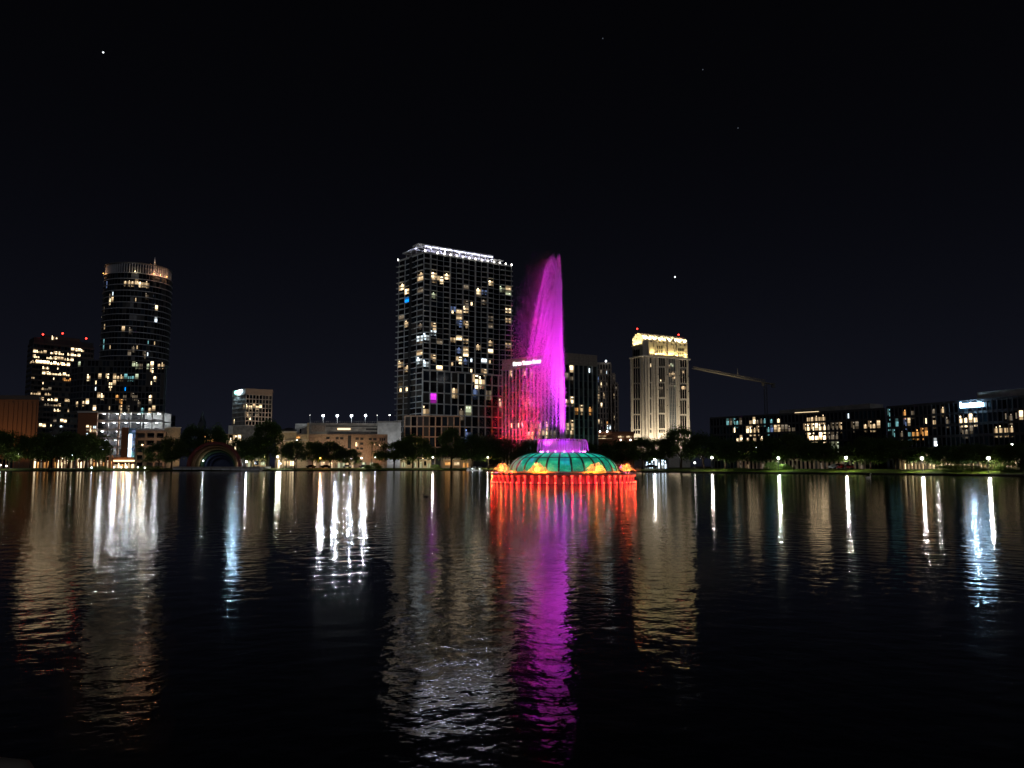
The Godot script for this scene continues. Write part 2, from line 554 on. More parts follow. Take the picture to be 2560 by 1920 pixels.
func fountain() -> void:
	fountain_at = pt(1407.5, 1200, 98)
	fountain_at.y = 0
	var at := Transform3D(Basis.IDENTITY, fountain_at)
	var f := thing("fountain", "domed fountain on a round platform glowing red, green and purple in the lake", "fountain", fountain_at)
	var stone := mat("wet_stone", Color(0.42, 0.38, 0.36), 0.45)
	var core := mat("wet_concrete", Color(0.22, 0.2, 0.19), 0.5)
	var dark := mat("rib_metal", Color(0.012, 0.014, 0.014), 0.4)
	part(f, "drum", sector(0, 8.1, -1.0, 1.0, 0, TAU, 72), core, at)
	part(f, "plinth", sector(0, 8.85, -1.0, 0.06, 0, TAU, 72), core, at)
	part(f, "deck", sector(0, 8.78, 1.0, 1.16, 0, TAU, 72), stone, at)
	part(f, "deck_lip", sector(8.6, 8.84, 1.163, 1.24, 0, TAU, 72), dark, at)
	var post := CylinderMesh.new()
	post.top_radius = 0.2
	post.bottom_radius = 0.15
	post.height = 0.94
	post.radial_segments = 8
	post.rings = 1
	var bulb := ball(0.075, 4, 8)
	for k in 58:
		var an := TAU * (k + 0.5) / 58
		var d := Vector3(sin(an), 0, cos(an))
		part(f, "post", post, stone, at * Transform3D(Basis.IDENTITY, d * 8.42 + Vector3(0, 0.53, 0)))
		part(f, "rim_lamp", bulb, M.bulb_red, at * Transform3D(Basis.IDENTITY, d * 8.78 + Vector3(0, 0.16, 0)))
		omni(f, fountain_at + d * 8.78 + Vector3(0, 0.16, 0), Color(1, 0.004, 0.018), 0.9 * rng.randf_range(0.35, 1.4), 0.06)
		var up := d * 8.72 + Vector3(0, 0.88, 0)
		part(f, "soffit_lamp", bulb, M.bulb_red, at * Transform3D(Basis.from_scale(Vector3.ONE * 0.45), up))
		omni(f, fountain_at + up, Color(1, 0.045, 0.016), 0.5 * rng.randf_range(0.15, 1.7), 0.04)
	# dome of translucent panels lit from inside
	var glass := mat("dome_glass", Color(0.75, 0.75, 0.75), 0.35)
	var n := FastNoiseLite.new()
	n.seed = 21
	n.frequency = 0.022
	n.fractal_octaves = 5
	n.domain_warp_enabled = true
	n.domain_warp_amplitude = 25.0
	var tx := NoiseTexture2D.new()
	tx.width = 256
	tx.height = 256
	tx.seamless = true
	tx.noise = n
	var g := Gradient.new()
	g.set_color(0, lin(0.04, 0.22, 0.20))
	g.set_color(1, lin(0.03, 0.62, 0.46))
	g.add_point(0.45, lin(0.03, 0.45, 0.32))
	tx.color_ramp = g
	glass.albedo_color = Color.WHITE
	glass.albedo_texture = tx
	glass.uv1_triplanar = true
	glass.uv1_world_triplanar = true
	glass.uv1_scale = Vector3(0.16, 0.3, 0.16)
	glass.backlight_enabled = true
	glass.backlight = Color.WHITE
	var ribs := 28
	var low := dome_patch(0.0, 0.5, 0.010, TAU / ribs - 0.010, 0.0, 0.0)
	var high := dome_patch(0.53, 1.0, 0.010, TAU / ribs - 0.010, 0.0, 0.0)
	var rib := dome_patch(0.0, 1.0, -0.016, 0.016, 0.07, 0.14, 10, 1)
	for k in ribs:
		var turn := Transform3D(Basis(Vector3.UP, TAU * (k + 0.4) / ribs), Vector3.ZERO)
		part(f, "glass_panel", low, glass, at * turn)
		part(f, "glass_panel", high, glass, at * turn)
		part(f, "rib", rib, dark, at * turn)
	part(f, "dome_band", dome_patch(0.497, 0.533, 0, TAU, 0.05, 0.1, 1, 72), dark, at)
	part(f, "dome_band", dome_patch(0.405, 0.415, 0, TAU, 0.02, 0.05, 1, 72), dark, at)
	part(f, "dome_kerb", sector(6.3, 6.85, 1.163, 1.42, 0, TAU, 72), core, at)
	for k in 7:
		var an := TAU * k / 7
		var p := Vector3(sin(an) * 2.9, 1.75, cos(an) * 2.9)
		part(f, "dome_lamp", ball(0.12, 4, 8), M.lamp_green, at * Transform3D(Basis.IDENTITY, p))
		omni(f, fountain_at + p, Color(0.25, 1, 0.86), 6.5, 0.2)
	# upper basin with its water curtain
	part(f, "neck", sector(0, 2.15, 3.3, 5.05, 0, TAU, 40), mat("neck_paint", Color(0.5, 0.48, 0.5), 0.6), at)
	part(f, "neck_base", sector(0, 3.25, 3.5, 3.66, 0, TAU, 48), dark, at)
	part(f, "basin", sector(0, 2.5, 5.05, 5.2, 0, TAU, 48, 0, 2.62), dark, at)
	part(f, "basin_rim", sector(2.45, 2.62, 5.203, 5.28, 0, TAU, 48), stone, at)
	var water := mat("falling_water", Color(0.85, 0.85, 0.88), 0.35)
	water.backlight_enabled = true
	water.backlight = lin(0.8, 0.8, 0.85)
	var cst := begin()
	for k in 180:
		var an := TAU * (k + rng.randf_range(-0.4, 0.4)) / 180
		var wd := rng.randf_range(0.35, 1.0) * 0.036
		var pts := []
		var rad := []
		var stop := rng.randf_range(0.8, 1.0)
		for i in 6:
			var s := i / 5.0 * stop
			var r := 2.64 + 0.55 * sqrt(s) * rng.randf_range(0.97, 1.02)
			pts.append(Vector3(sin(an) * r, 5.27 - 1.58 * s * s - 0.03 * s, cos(an) * r))
			rad.append(wd * (1.0 + 0.5 * s))
		ribbon(pts, rad, Vector3(sin(an), 0, cos(an)).rotated(Vector3.UP, rng.randf_range(-0.5, 0.5)), cst)
	part(f, "water_curtain", done(cst), water, at).set_meta("kind", "stuff")
	for k in 16:
		var an := TAU * k / 16
		var p := Vector3(sin(an) * 2.72, 3.78, cos(an) * 2.72)
		part(f, "curtain_lamp", ball(0.09, 4, 8), M.bulb_magenta, at * Transform3D(Basis.IDENTITY, p))
		omni(f, fountain_at + p, Color(0.72, 0.004, 0.85), 0.8, 0.1)
	# seven low bursts on the deck, each with its lamp
	for k in 7:
		var an := TAU * (k + 0.5) / 7
		var c := Vector3(sin(an) * 7.65, 1.16, cos(an) * 7.65)
		var bst := begin()
		for i in 150:
			var da := rng.randf() * TAU
			var reach := rng.randf_range(0.25, 1.35)
			var top := rng.randf_range(0.5, 1.25) * (1.2 - reach * 0.45)
			var pts := []
			var rad := []
			var n0 := rng.randf_range(0.08, 0.6)
			for j in 5:
				var s := lerpf(n0, minf(n0 + 0.35, 1.0), j / 4.0)
				pts.append(c + Vector3(cos(da) * (0.12 + reach * s), 0.03 + top * 4.0 * s * (1.0 - s), sin(da) * (0.12 + reach * s)))
				rad.append(rng.randf_range(0.015, 0.045))
			ribbon(pts, rad, Vector3(cos(da + 1.2 * rng.randfn()), 0.3, sin(da + rng.randfn())), bst)
		part(f, "water_burst", done(bst), water, at).set_meta("kind", "stuff")
		part(f, "burst_lamp", ball(0.13, 4, 8), M.bulb_orange, at * Transform3D(Basis.IDENTITY, c + Vector3(0, 0.42, 0)))
		omni(f, fountain_at + c + Vector3(0, 0.42, 0), Color(1, 0.17, 0.012), 60.0, 0.12)
	# the jet
	part(f, "nozzle", sector(0, 0.14, 5.2, 5.5, 0, TAU, 12, 0, 0.06), dark, at)
	var jet := begin()
	var jp := []
	var jr := []
	for i in 40:
		var s := i / 39.0
		var y := 5.4 + s * 14.5
		jp.append(Vector3(-0.55 * s * s + 0.03 * sin(i * 1.7), y, 0.02 * sin(i * 2.3)))
		jr.append((0.05 + 0.36 * sqrt(s) * (1.0 - 0.55 * s)) * (1.0 + 0.14 * sin(i * 2.9) + 0.1 * rng.randf()) * (1.0 if s < 0.8 else (1.0 - s) * 5.0 + 0.05))
	tube(jp, jr, 10, jet)
	part(f, "water_jet", done(jet), water, at)
	for k in 3:
		var an := TAU * (k + 0.5) / 3
		var p := fountain_at + Vector3(sin(an) * 0.9, 5.32, cos(an) * 0.9)
		part(f, "jet_lamp", ball(0.05, 4, 8), M.bulb_magenta, Transform3D(Basis.IDENTITY, p))
		spot(f, p + Vector3(0, 0.12, 0), fountain_at + Vector3(-0.4, 20, 0), Color(0.70, 0.02, 0.85), 800.0, 9.0, 0.12, 0.9)
	for k in 3:
		var an := TAU * k / 3
		var p := fountain_at + Vector3(sin(an) * 1.1, 5.3, cos(an) * 1.1)
		part(f, "jet_lamp", ball(0.04, 4, 8), M.bulb_magenta, Transform3D(Basis.IDENTITY, p))
		spot(f, p + Vector3(0, 0.1, 0), fountain_at + Vector3(0, 8.0, 0), Color(0.8, 0.06, 0.9), 45.0, 30.0, 0.08, 1.0)
	for k in 4:   # narrow spots on the foot of the jet
		var p := fountain_at + Vector3(sin([-0.72, -0.16, 0.16, 0.72][k]) * 8.35, 1.2, cos([-0.72, -0.16, 0.16, 0.72][k]) * 8.35)
		part(f, "plume_lamp", ball(0.045, 4, 8), M.bulb_magenta, Transform3D(Basis.IDENTITY, p))
		spot(f, p + Vector3(0, 0.1, 0), fountain_at + Vector3(-0.08, [7.5, 11.0, 12.5, 16.0][k], 0), Color(0.8, 0.05, 0.9), 1100.0, 8.0, 0.1, 1.0)
	for k in 12:   # ring of lamps on the shoulder of the dome, aimed at the plume
		var an := deg_to_rad([0, 46, 54, 100, 106, 155, 205, 254, 260, 304, 312, 352][k])
		var p := fountain_at + Vector3(sin(an) * 8.35, 1.2, cos(an) * 8.35)
		part(f, "plume_lamp", ball(0.045, 4, 8), M.bulb_magenta, Transform3D(Basis.IDENTITY, p))
		spot(f, p + Vector3(0, 0.1, 0), fountain_at + Vector3([-0.6, -1.8, -4.2][k % 3], [11.0, 19.0, 23.0][k % 3], 0), [Color(0.42, 0.008, 0.9), Color(0.66, 0.005, 0.82), Color(0.66, 0.005, 0.78)][k % 3], JET * [0.4, 1.0, 1.6][k % 3], [24.0, 15.0, 13.0][k % 3], 0.12, 1.0)
	for k in 3:   # red floods on the windward side of the deck
		var p := fountain_at + Vector3(-6.3 - 0.6 * k, 1.35, 5.4 - 1.1 * k)
		part(f, "red_floodlight", ball(0.13, 4, 8), M.lamp_red, Transform3D(Basis.IDENTITY, p))
		spot(f, p + Vector3(0, 0.16, 0), fountain_at + Vector3(-5.4 - 0.5 * k, [5.0, 8.5, 14.0][k], 0), Color(1, 0.006, 0.03), [700.0, 1100.0, 1100.0][k], 28.0, 0.12, 1.0)
	spray(water)

func spray(water: Material) -> void:
	var drop := ball(1.0, 2, 5)
	var places := []
	var strands := []
	for i in 70:
		strands.append([22.8 - 13.0 * pow(rng.randf(), 0.8), [0.16, 0.16, 0.40, 0.62, 0.62, 0.3, 0.5][rng.randi() % 7] + 0.06 * rng.randfn(), rng.randf_range(-1.0, 1.0), rng.randf() * 0.5])
	for i in 400000:
		var top := 22.8 - 14.0 * pow(rng.randf(), 0.9)       # height this drop reaches above the nozzle
		var strand: Array = strands[rng.randi() % strands.size()]
		var tied := rng.randf() < 0.5      # most of it flies in strands, each a spurt of its own
		if tied:
			top = strand[0] + 0.25 * rng.randfn()
		var v0 := sqrt(2 * 9.8 * top)
		var whole := 2 * v0 / 9.8
		var t := whole * (rng.randf() if not tied else clampf(strand[3] + 0.62 * rng.randf(), 0.0, 1.0))
		var pick := rng.randf()
		var drift := 0.12 + 0.56 * rng.randf()
		var wide := 0.8
		var size := 1.0
		if pick < 0.26:
			drift = 0.62 + 0.05 * rng.randfn()       # the falling water gathers in ropes
		elif pick < 0.46:
			drift = 0.15 + 0.04 * rng.randfn()
		elif pick < 0.54:
			drift = 0.40 + 0.03 * rng.randfn()
		elif pick < 0.84:
			drift = 0.45 + 0.9 * pow(rng.randf(), 1.5)    # fine mist carried further off
			wide = 2.4
			size = 0.42
		else:
			size = 0.6
		if tied:
			drift = strand[1] + 0.012 * rng.randfn()
			wide = 0.28
			size = 0.9
		drift *= 1.0 - 0.10 * clampf((top - 17.0) / 5.8, 0.0, 1.0)
		var spread := (0.03 + 0.04 * t + 0.025 * t * t) * wide
		var x := -0.5 * drift * t * t + rng.randfn() * spread * 0.6
		var y := 5.3 + v0 * t - 4.9 * t * t
		var z: float = rng.randfn() * spread + (strand[2] * 0.16 * t if tied else 0.0)
		if x > 0.12 + 0.03 * t:
			x = -absf(x) * 0.5
		if y < 1.2 or (wide < 2.0 and t > whole * 0.5 and rng.randf() > 0.12 + 0.88 * clampf((y - 8.0) / 12.0, 0.0, 1.0)):
			continue
		var r := rng.randf_range(0.006, 0.015) * size
		var stretch := 1.0 + 4.0 * absf(v0 - 9.8 * t) / 20.0
		for _n in (4 if wide > 2.0 and not tied else 1):
			places.append(Transform3D(Basis.from_scale(Vector3(r, r * stretch, r)), fountain_at + Vector3(x, y, z)))
			x += rng.randfn() * 0.12
			y += rng.randfn() * 0.4
			z += rng.randfn() * 0.2
	for i in 5000:   # mist over the deck
		var an := rng.randf() * TAU
		var rr := 6.5 + 3.0 * rng.randf()
		var r := rng.randf_range(0.008, 0.018)
		places.append(Transform3D(Basis.from_scale(Vector3.ONE * r), fountain_at + Vector3(sin(an) * rr, 1.2 + 1.1 * pow(rng.randf(), 2.0), cos(an) * rr)))
	var mm := MultiMesh.new()
	mm.transform_format = MultiMesh.TRANSFORM_3D
	mm.mesh = drop
	mm.instance_count = places.size()
	for i in places.size():
		mm.set_instance_transform(i, places[i])
	var o := MultiMeshInstance3D.new()
	o.name = "water_spray"
	o.multimesh = mm
	o.material_override = water
	o.set_meta("kind", "stuff")
	o.set_meta("label", "tall plume of purple and red lit spray blown left of the jet")
	o.set_meta("category", "water spray")
	add_child(o)

# ---------------------------------------------------------------- trees
var crowns := []
var trunks := []
var fronds := []

func make_tree_meshes() -> void:
	for k in 6:
		var v := PackedVector3Array()
		var n := PackedVector3Array()
		var idx := PackedInt32Array()
		var clumps := []
		for i in 34 + k * 2:      # clumps on a flattened dome, unit tree: 1 high, crown 1 wide
			var an := rng.randf() * TAU
			var h := rng.randf()
			var rr := sqrt(1.0 - pow(h * 0.95, 2.0)) * rng.randf_range(0.45, 0.82) * 0.48
			clumps.append([Vector3(cos(an) * rr, 0.27 + h * 0.56, sin(an) * rr), rng.randf_range(0.09, 0.17)])
		for i in 9000:
			var c = clumps[rng.randi() % clumps.size()]
			var d := Vector3(rng.randfn(), rng.randfn() * 0.8, rng.randfn())
			var p: Vector3 = c[0] + d.normalized() * c[1] * pow(rng.randf(), 0.4) * (1.25 if i % 9 == 0 else 1.0)
			var s := rng.randf_range(0.009, 0.021)
			var a := Vector3(rng.randfn(), rng.randfn(), rng.randfn()).normalized()
			var b := a.cross(Vector3(rng.randfn(), rng.randfn(), rng.randfn())).normalized()
			var nn := a.cross(b)
			var q := v.size()
			for w in [-a * s, b * s * 0.6, a * s, -b * s * 0.6]:
				v.append(p + w)
				n.append(nn)
			for w in [0, 1, 2, 0, 2, 3]:
				idx.append(q + w)
		var arr := []
		arr.resize(Mesh.ARRAY_MAX)
		arr[Mesh.ARRAY_VERTEX] = v
		arr[Mesh.ARRAY_NORMAL] = n
		arr[Mesh.ARRAY_INDEX] = idx
		var mesh := ArrayMesh.new()
		mesh.add_surface_from_arrays(Mesh.PRIMITIVE_TRIANGLES, arr)
		crowns.append(mesh)
		var st := begin()
		var lean := Vector3(rng.randf_range(-0.04, 0.04), 0, rng.randf_range(-0.04, 0.04))
		tube([Vector3.ZERO, Vector3(0, 0.1, 0) + lean * 0.4, Vector3(0, 0.24, 0) + lean, Vector3(0, 0.36, 0) + lean * 1.4], [0.034, 0.026, 0.022, 0.017], 8, st)
		for i in 6:
			var an := TAU * i / 6 + rng.randf()
			var from := Vector3(0, 0.2 + 0.025 * i, 0) + lean
			var to := from + Vector3(cos(an) * 0.26, rng.randf_range(0.16, 0.4), sin(an) * 0.26)
			tube([from, from.lerp(to, 0.5) + Vector3(0, -0.02, 0), to], [0.014, 0.01, 0.004], 6, st)
		trunks.append(done(st))
	for k in 3:
		var st := begin()
		var len := 1.0
		var prev := Vector3.ZERO
		for i in 9:
			var s := (i + 1) / 9.0
			var p := Vector3(s * len * (1.0 - 0.18 * s), (0.42 + 0.18 * k) * s - (0.75 + 0.2 * k) * s * s, 0)
			bar(st, prev, p, 0.02)
			for side in [-1, 1]:
				var tip: Vector3 = p + Vector3(0.16, -0.12 - 0.1 * s, side * 0.30 * (1.0 - 0.5 * s))
				var w := Vector3(0.05, 0, 0)
				for q in [prev, p + w, tip, prev - w, p, tip]:
					st.add_vertex(q)
			prev = p
		fronds.append(done(st))

func tree(u: float, v_top: float, wide: float, back: float, label: String, group: String, called := "oak_tree") -> void:
	var at := ashore(u, back)
	var depth := -at.z
	var h := pt(u, v_top, depth).y - at.y
	var w := wide * depth / LENS * 1.5
	var t := thing(called, label, "tree", at, group)
	var k := rng.randi() % 6
	t.rotation.y = rng.randf() * TAU
	var tr := MeshInstance3D.new()
	tr.name = "trunk"
	tr.mesh = trunks[k]
	tr.material_override = M.bark
	tr.scale = Vector3(h * 0.9, h, h * 0.9)
	t.add_child(tr)
	var cr := MeshInstance3D.new()
	cr.name = "crown"
	cr.mesh = crowns[k]
	cr.material_override = M["leaf%d" % (rng.randi() % 3)]
	cr.scale = Vector3(w, h * 1.06, w)
	t.add_child(cr)

func palm(u: float, v_top: float, back: float, crown: float, label: String) -> void:
	var at := ashore(u, back)
	var h := pt(u, v_top, -at.z).y - at.y - crown * 0.35
	var t := thing("palm_tree", label, "palm tree", at, "palms on the far shore")
	var bend := rng.randf_range(-0.5, 0.5)
	var top := Vector3(bend, h, 0)
	part(t, "trunk", done(tube([Vector3.ZERO, Vector3(bend * 0.3, h * 0.5, 0), top], [0.28, 0.2, 0.22], 8)), M.palm_bark, Transform3D(Basis.IDENTITY, at))
	for i in 22:
		var turn := Basis(Vector3.UP, TAU * i / 22 + rng.randf() * 0.2) * Basis(Vector3(0, 0, 1), rng.randf_range(-0.75, 0.55))
		part(t, "frond", fronds[i % 3], M.leaf1, Transform3D(turn * Basis.from_scale(Vector3.ONE * crown * rng.randf_range(0.85, 1.1)), at + top))

func shrub(u: float, back: float, h: float, w: float, label: String) -> void:
	var at := ashore(u, back)
	at.y -= 0.32 * h
	var t := thing("shrub", label, "shrub", at, "shrubs by the water")
	var cr := MeshInstance3D.new()
	cr.name = "foliage"
	cr.mesh = crowns[rng.randi() % 6]
	cr.material_override = M.leaf1
	cr.scale = Vector3(w, h * 1.3, w * 0.7)
	t.add_child(cr)

# ---------------------------------------------------------------- lamps, cars, birds
var hood_mesh: ArrayMesh
func park_lamp(u: float, v: float, back: float, kind: String, energy: float, label: String, r := 0.3) -> void:
	var base := ashore(u, back)
	var head := pt(u, v, -base.z)
	var tall := head.y - base.y
	var tint: Color = {"white": Color(1, 0.93, 0.82), "cool": Color(0.82, 0.91, 1), "warm": Color(1, 0.72, 0.38), "orange": Color(1, 0.4, 0.08), "green": Color(0.88, 1, 0.85)}[kind]
	if hood_mesh == null:
		hood_mesh = sector(0, 0.34, 0, 0.14, 0, TAU, 12, 0, 0.1)
	var t := thing("park_lamp" if tall > 2.0 else "path_light", label, "lamp", base, "lamps along the shore")
	var post := CylinderMesh.new()
	post.top_radius = 0.05
	post.bottom_radius = 0.09
	post.height = maxf(tall - r * 0.8, 0.1)
	post.radial_segments = 8
	part(t, "pole", post, M.pole, Transform3D(Basis.IDENTITY, base + Vector3(0, post.height / 2, 0)))
	part(t, "globe_lamp", ball(0.24 if tall < 2.0 else (0.34 if energy >= 14 else 0.27)), M["lamp_" + kind], Transform3D(Basis.IDENTITY, head))
	if tall > 2.0:   # shaded above: light goes out and down
		var l := SpotLight3D.new()
		l.name = "lamp_light"
		l.light_color = tint.linear_to_srgb()
		l.light_energy = energy * 3.2
		l.light_size = 0.2
		l.spot_angle = 89.5
		l.spot_angle_attenuation = 0.0
		l.spot_range = 250.0
		l.spot_attenuation = 2.0
		l.shadow_enabled = true
		t.add_child(l)
		l.position = head - base - Vector3(0, 0.4 if energy >= 14 else 0.32, 0)
		l.rotation.x = -PI / 2
		part(t, "hood", hood_mesh, M.pole, Transform3D(Basis.IDENTITY, head + Vector3(0, 0.3, 0)))
	else:
		omni(t, head, tint, energy * 1.5, minf(r, 0.22))

var car_body: ArrayMesh
var car_glass: ArrayMesh
func car(at: Vector3, turn: float, paint: Material, label: String, group := "cars parked behind the trees") -> void:
	if car_body == null:
		var side := [Vector2(-2.2, 0.35), Vector2(-2.25, 0.85), Vector2(-1.5, 0.98), Vector2(-0.8, 1.48), Vector2(0.7, 1.5), Vector2(1.5, 1.0), Vector2(2.2, 0.9), Vector2(2.25, 0.4)]
		var st := begin()
		st.set_smooth_group(-1)
		for i in side.size():
			var a: Vector2 = side[i]
			var b: Vector2 = side[(i + 1) % side.size()]
			var wa := 0.9 if a.y < 1.2 else 0.68
			var wb := 0.9 if b.y < 1.2 else 0.68
			quad(st, Vector3(a.x, a.y, wa), Vector3(a.x, a.y, -wa), Vector3(b.x, b.y, -wb), Vector3(b.x, b.y, wb))
		for i in range(1, side.size() - 1):
			for sgn in [1, -1]:
				for q in ([side[0], side[i], side[i + 1]] if sgn > 0 else [side[0], side[i + 1], side[i]]):
					st.add_vertex(Vector3(q.x, q.y, (0.9 if q.y < 1.2 else 0.68) * sgn))
		car_body = done(st)
		var gl := begin()
		for sgn in [1, -1]:
			quad(gl, Vector3(-1.3, 1.03, 0.87 * sgn), Vector3(-0.72, 1.43, 0.72 * sgn), Vector3(0.64, 1.44, 0.72 * sgn), Vector3(1.25, 1.05, 0.87 * sgn))
		car_glass = done(gl)
	var t := thing("parked_car", label, "car", at, group)
	t.rotation.y = turn
	var w := t.global_transform
	part(t, "body", car_body, paint, w)
	part(t, "side_windows", car_glass, M.glass_black, w)
	var wheel := CylinderMesh.new()
	wheel.top_radius = 0.33
	wheel.bottom_radius = 0.33
	wheel.height = 0.22
	wheel.radial_segments = 12
	for x in [-1.4, 1.4]:
		for z in [-0.82, 0.82]:
			part(t, "wheel", wheel, M.tyre, w * Transform3D(Basis(Vector3.RIGHT, PI / 2), Vector3(x, 0.33, z)))

func bird(at: Vector3, size: float, turn: float, m: Material, neck: float, called: String, label: String, category: String) -> void:
	var t := thing(called, label, category, at)
	var s := size
	var pts := [Vector3(-0.55, 0.16, 0), Vector3(-0.42, 0.14, 0), Vector3(-0.2, 0.1, 0), Vector3(0.1, 0.09, 0), Vector3(0.3, 0.12, 0), Vector3(0.38, 0.2 + 0.05 * neck, 0), Vector3(0.36, 0.24 + 0.25 * neck, 0), Vector3(0.38, 0.26 + 0.42 * neck, 0), Vector3(0.46, 0.29 + 0.45 * neck, 0), Vector3(0.58, 0.26 + 0.4 * neck, 0), Vector3(0.66, 0.25 + 0.37 * neck, 0)]
	var rad := [0.015, 0.07, 0.16, 0.18, 0.14, 0.075, 0.05, 0.05, 0.065, 0.03, 0.012]
	for i in pts.size():
		pts[i] = pts[i] * s
		rad[i] = rad[i] * s
	part(t, "body", done(tube(pts, rad, 10)), m, Transform3D(Basis(Vector3.UP, turn), at))

# ---------------------------------------------------------------- skyline
func building(called: String, label: String, corners: Array, y1: float, wall: Material, y0 := -0.5, shrink := 0.5, category := "building") -> Node3D:   # corners: left, (front,) right as seen from the lake; the back is added
	var l: Vector2 = corners[0]
	var r: Vector2 = corners[-1]
	var plan := corners.duplicate()
	if corners.size() == 3:
		plan.append(l + r - corners[1])
	else:
		var deep: Vector2 = (l + r).normalized() * 22.0
		plan.append_array([r + deep, l + deep])
	var mid := Vector2.ZERO
	for p in plan:
		mid += p / plan.size()
	var b := thing(called, label, category, Vector3(mid.x, GY, mid.y))
	var inner := plan
	if shrink > 0.0:
		inner = Array(Geometry2D.offset_polygon(PackedVector2Array(plan), -shrink, Geometry2D.JOIN_MITER)[0])
	part(b, "wall", prism(inner, y0, y1), wall)
	b.set_meta("plan", plan)
	return b

func pane_at(b: Node3D, a: Vector2, c: Vector2, u0: float, v0: float, u1: float, v1: float, what: String, out := 0.06) -> void:
	var bs := face_basis(a, c)
	var p := hit(u0, v0, a, c)
	var q := hit(u1, v1, a, c)
	var where := Transform3D(bs * Basis.from_scale(Vector3(absf(q.x - p.x), absf(q.y - p.y), 1)), on_face(a, bs, (p.x + q.x) / 2, (p.y + q.y) / 2, out))
	if LIT.has(what):
		part(b, "lit_window", lit_mesh(what, rng.randi_range(0, 3)), null, where)
	else:
		part(b, "window", box, M[what], where * Transform3D(Basis.from_scale(Vector3(1, 1, 0.12))))

func on_wall(b: Node3D, called: String, a: Vector2, c: Vector2, u0: float, v0: float, u1: float, v1: float, m: Material, out0: float, out1: float) -> MeshInstance3D:   # a box on that face, between two pixels, from out0 to out1 before it
	var bs := face_basis(a, c)
	var p := hit(u0, v0, a, c)
	var q := hit(u1, v1, a, c)
	return bx(b, called, m, on_face(a, bs, (p.x + q.x) / 2, (p.y + q.y) / 2, (out0 + out1) / 2), Vector3(absf(q.x - p.x), absf(q.y - p.y), out1 - out0), bs)

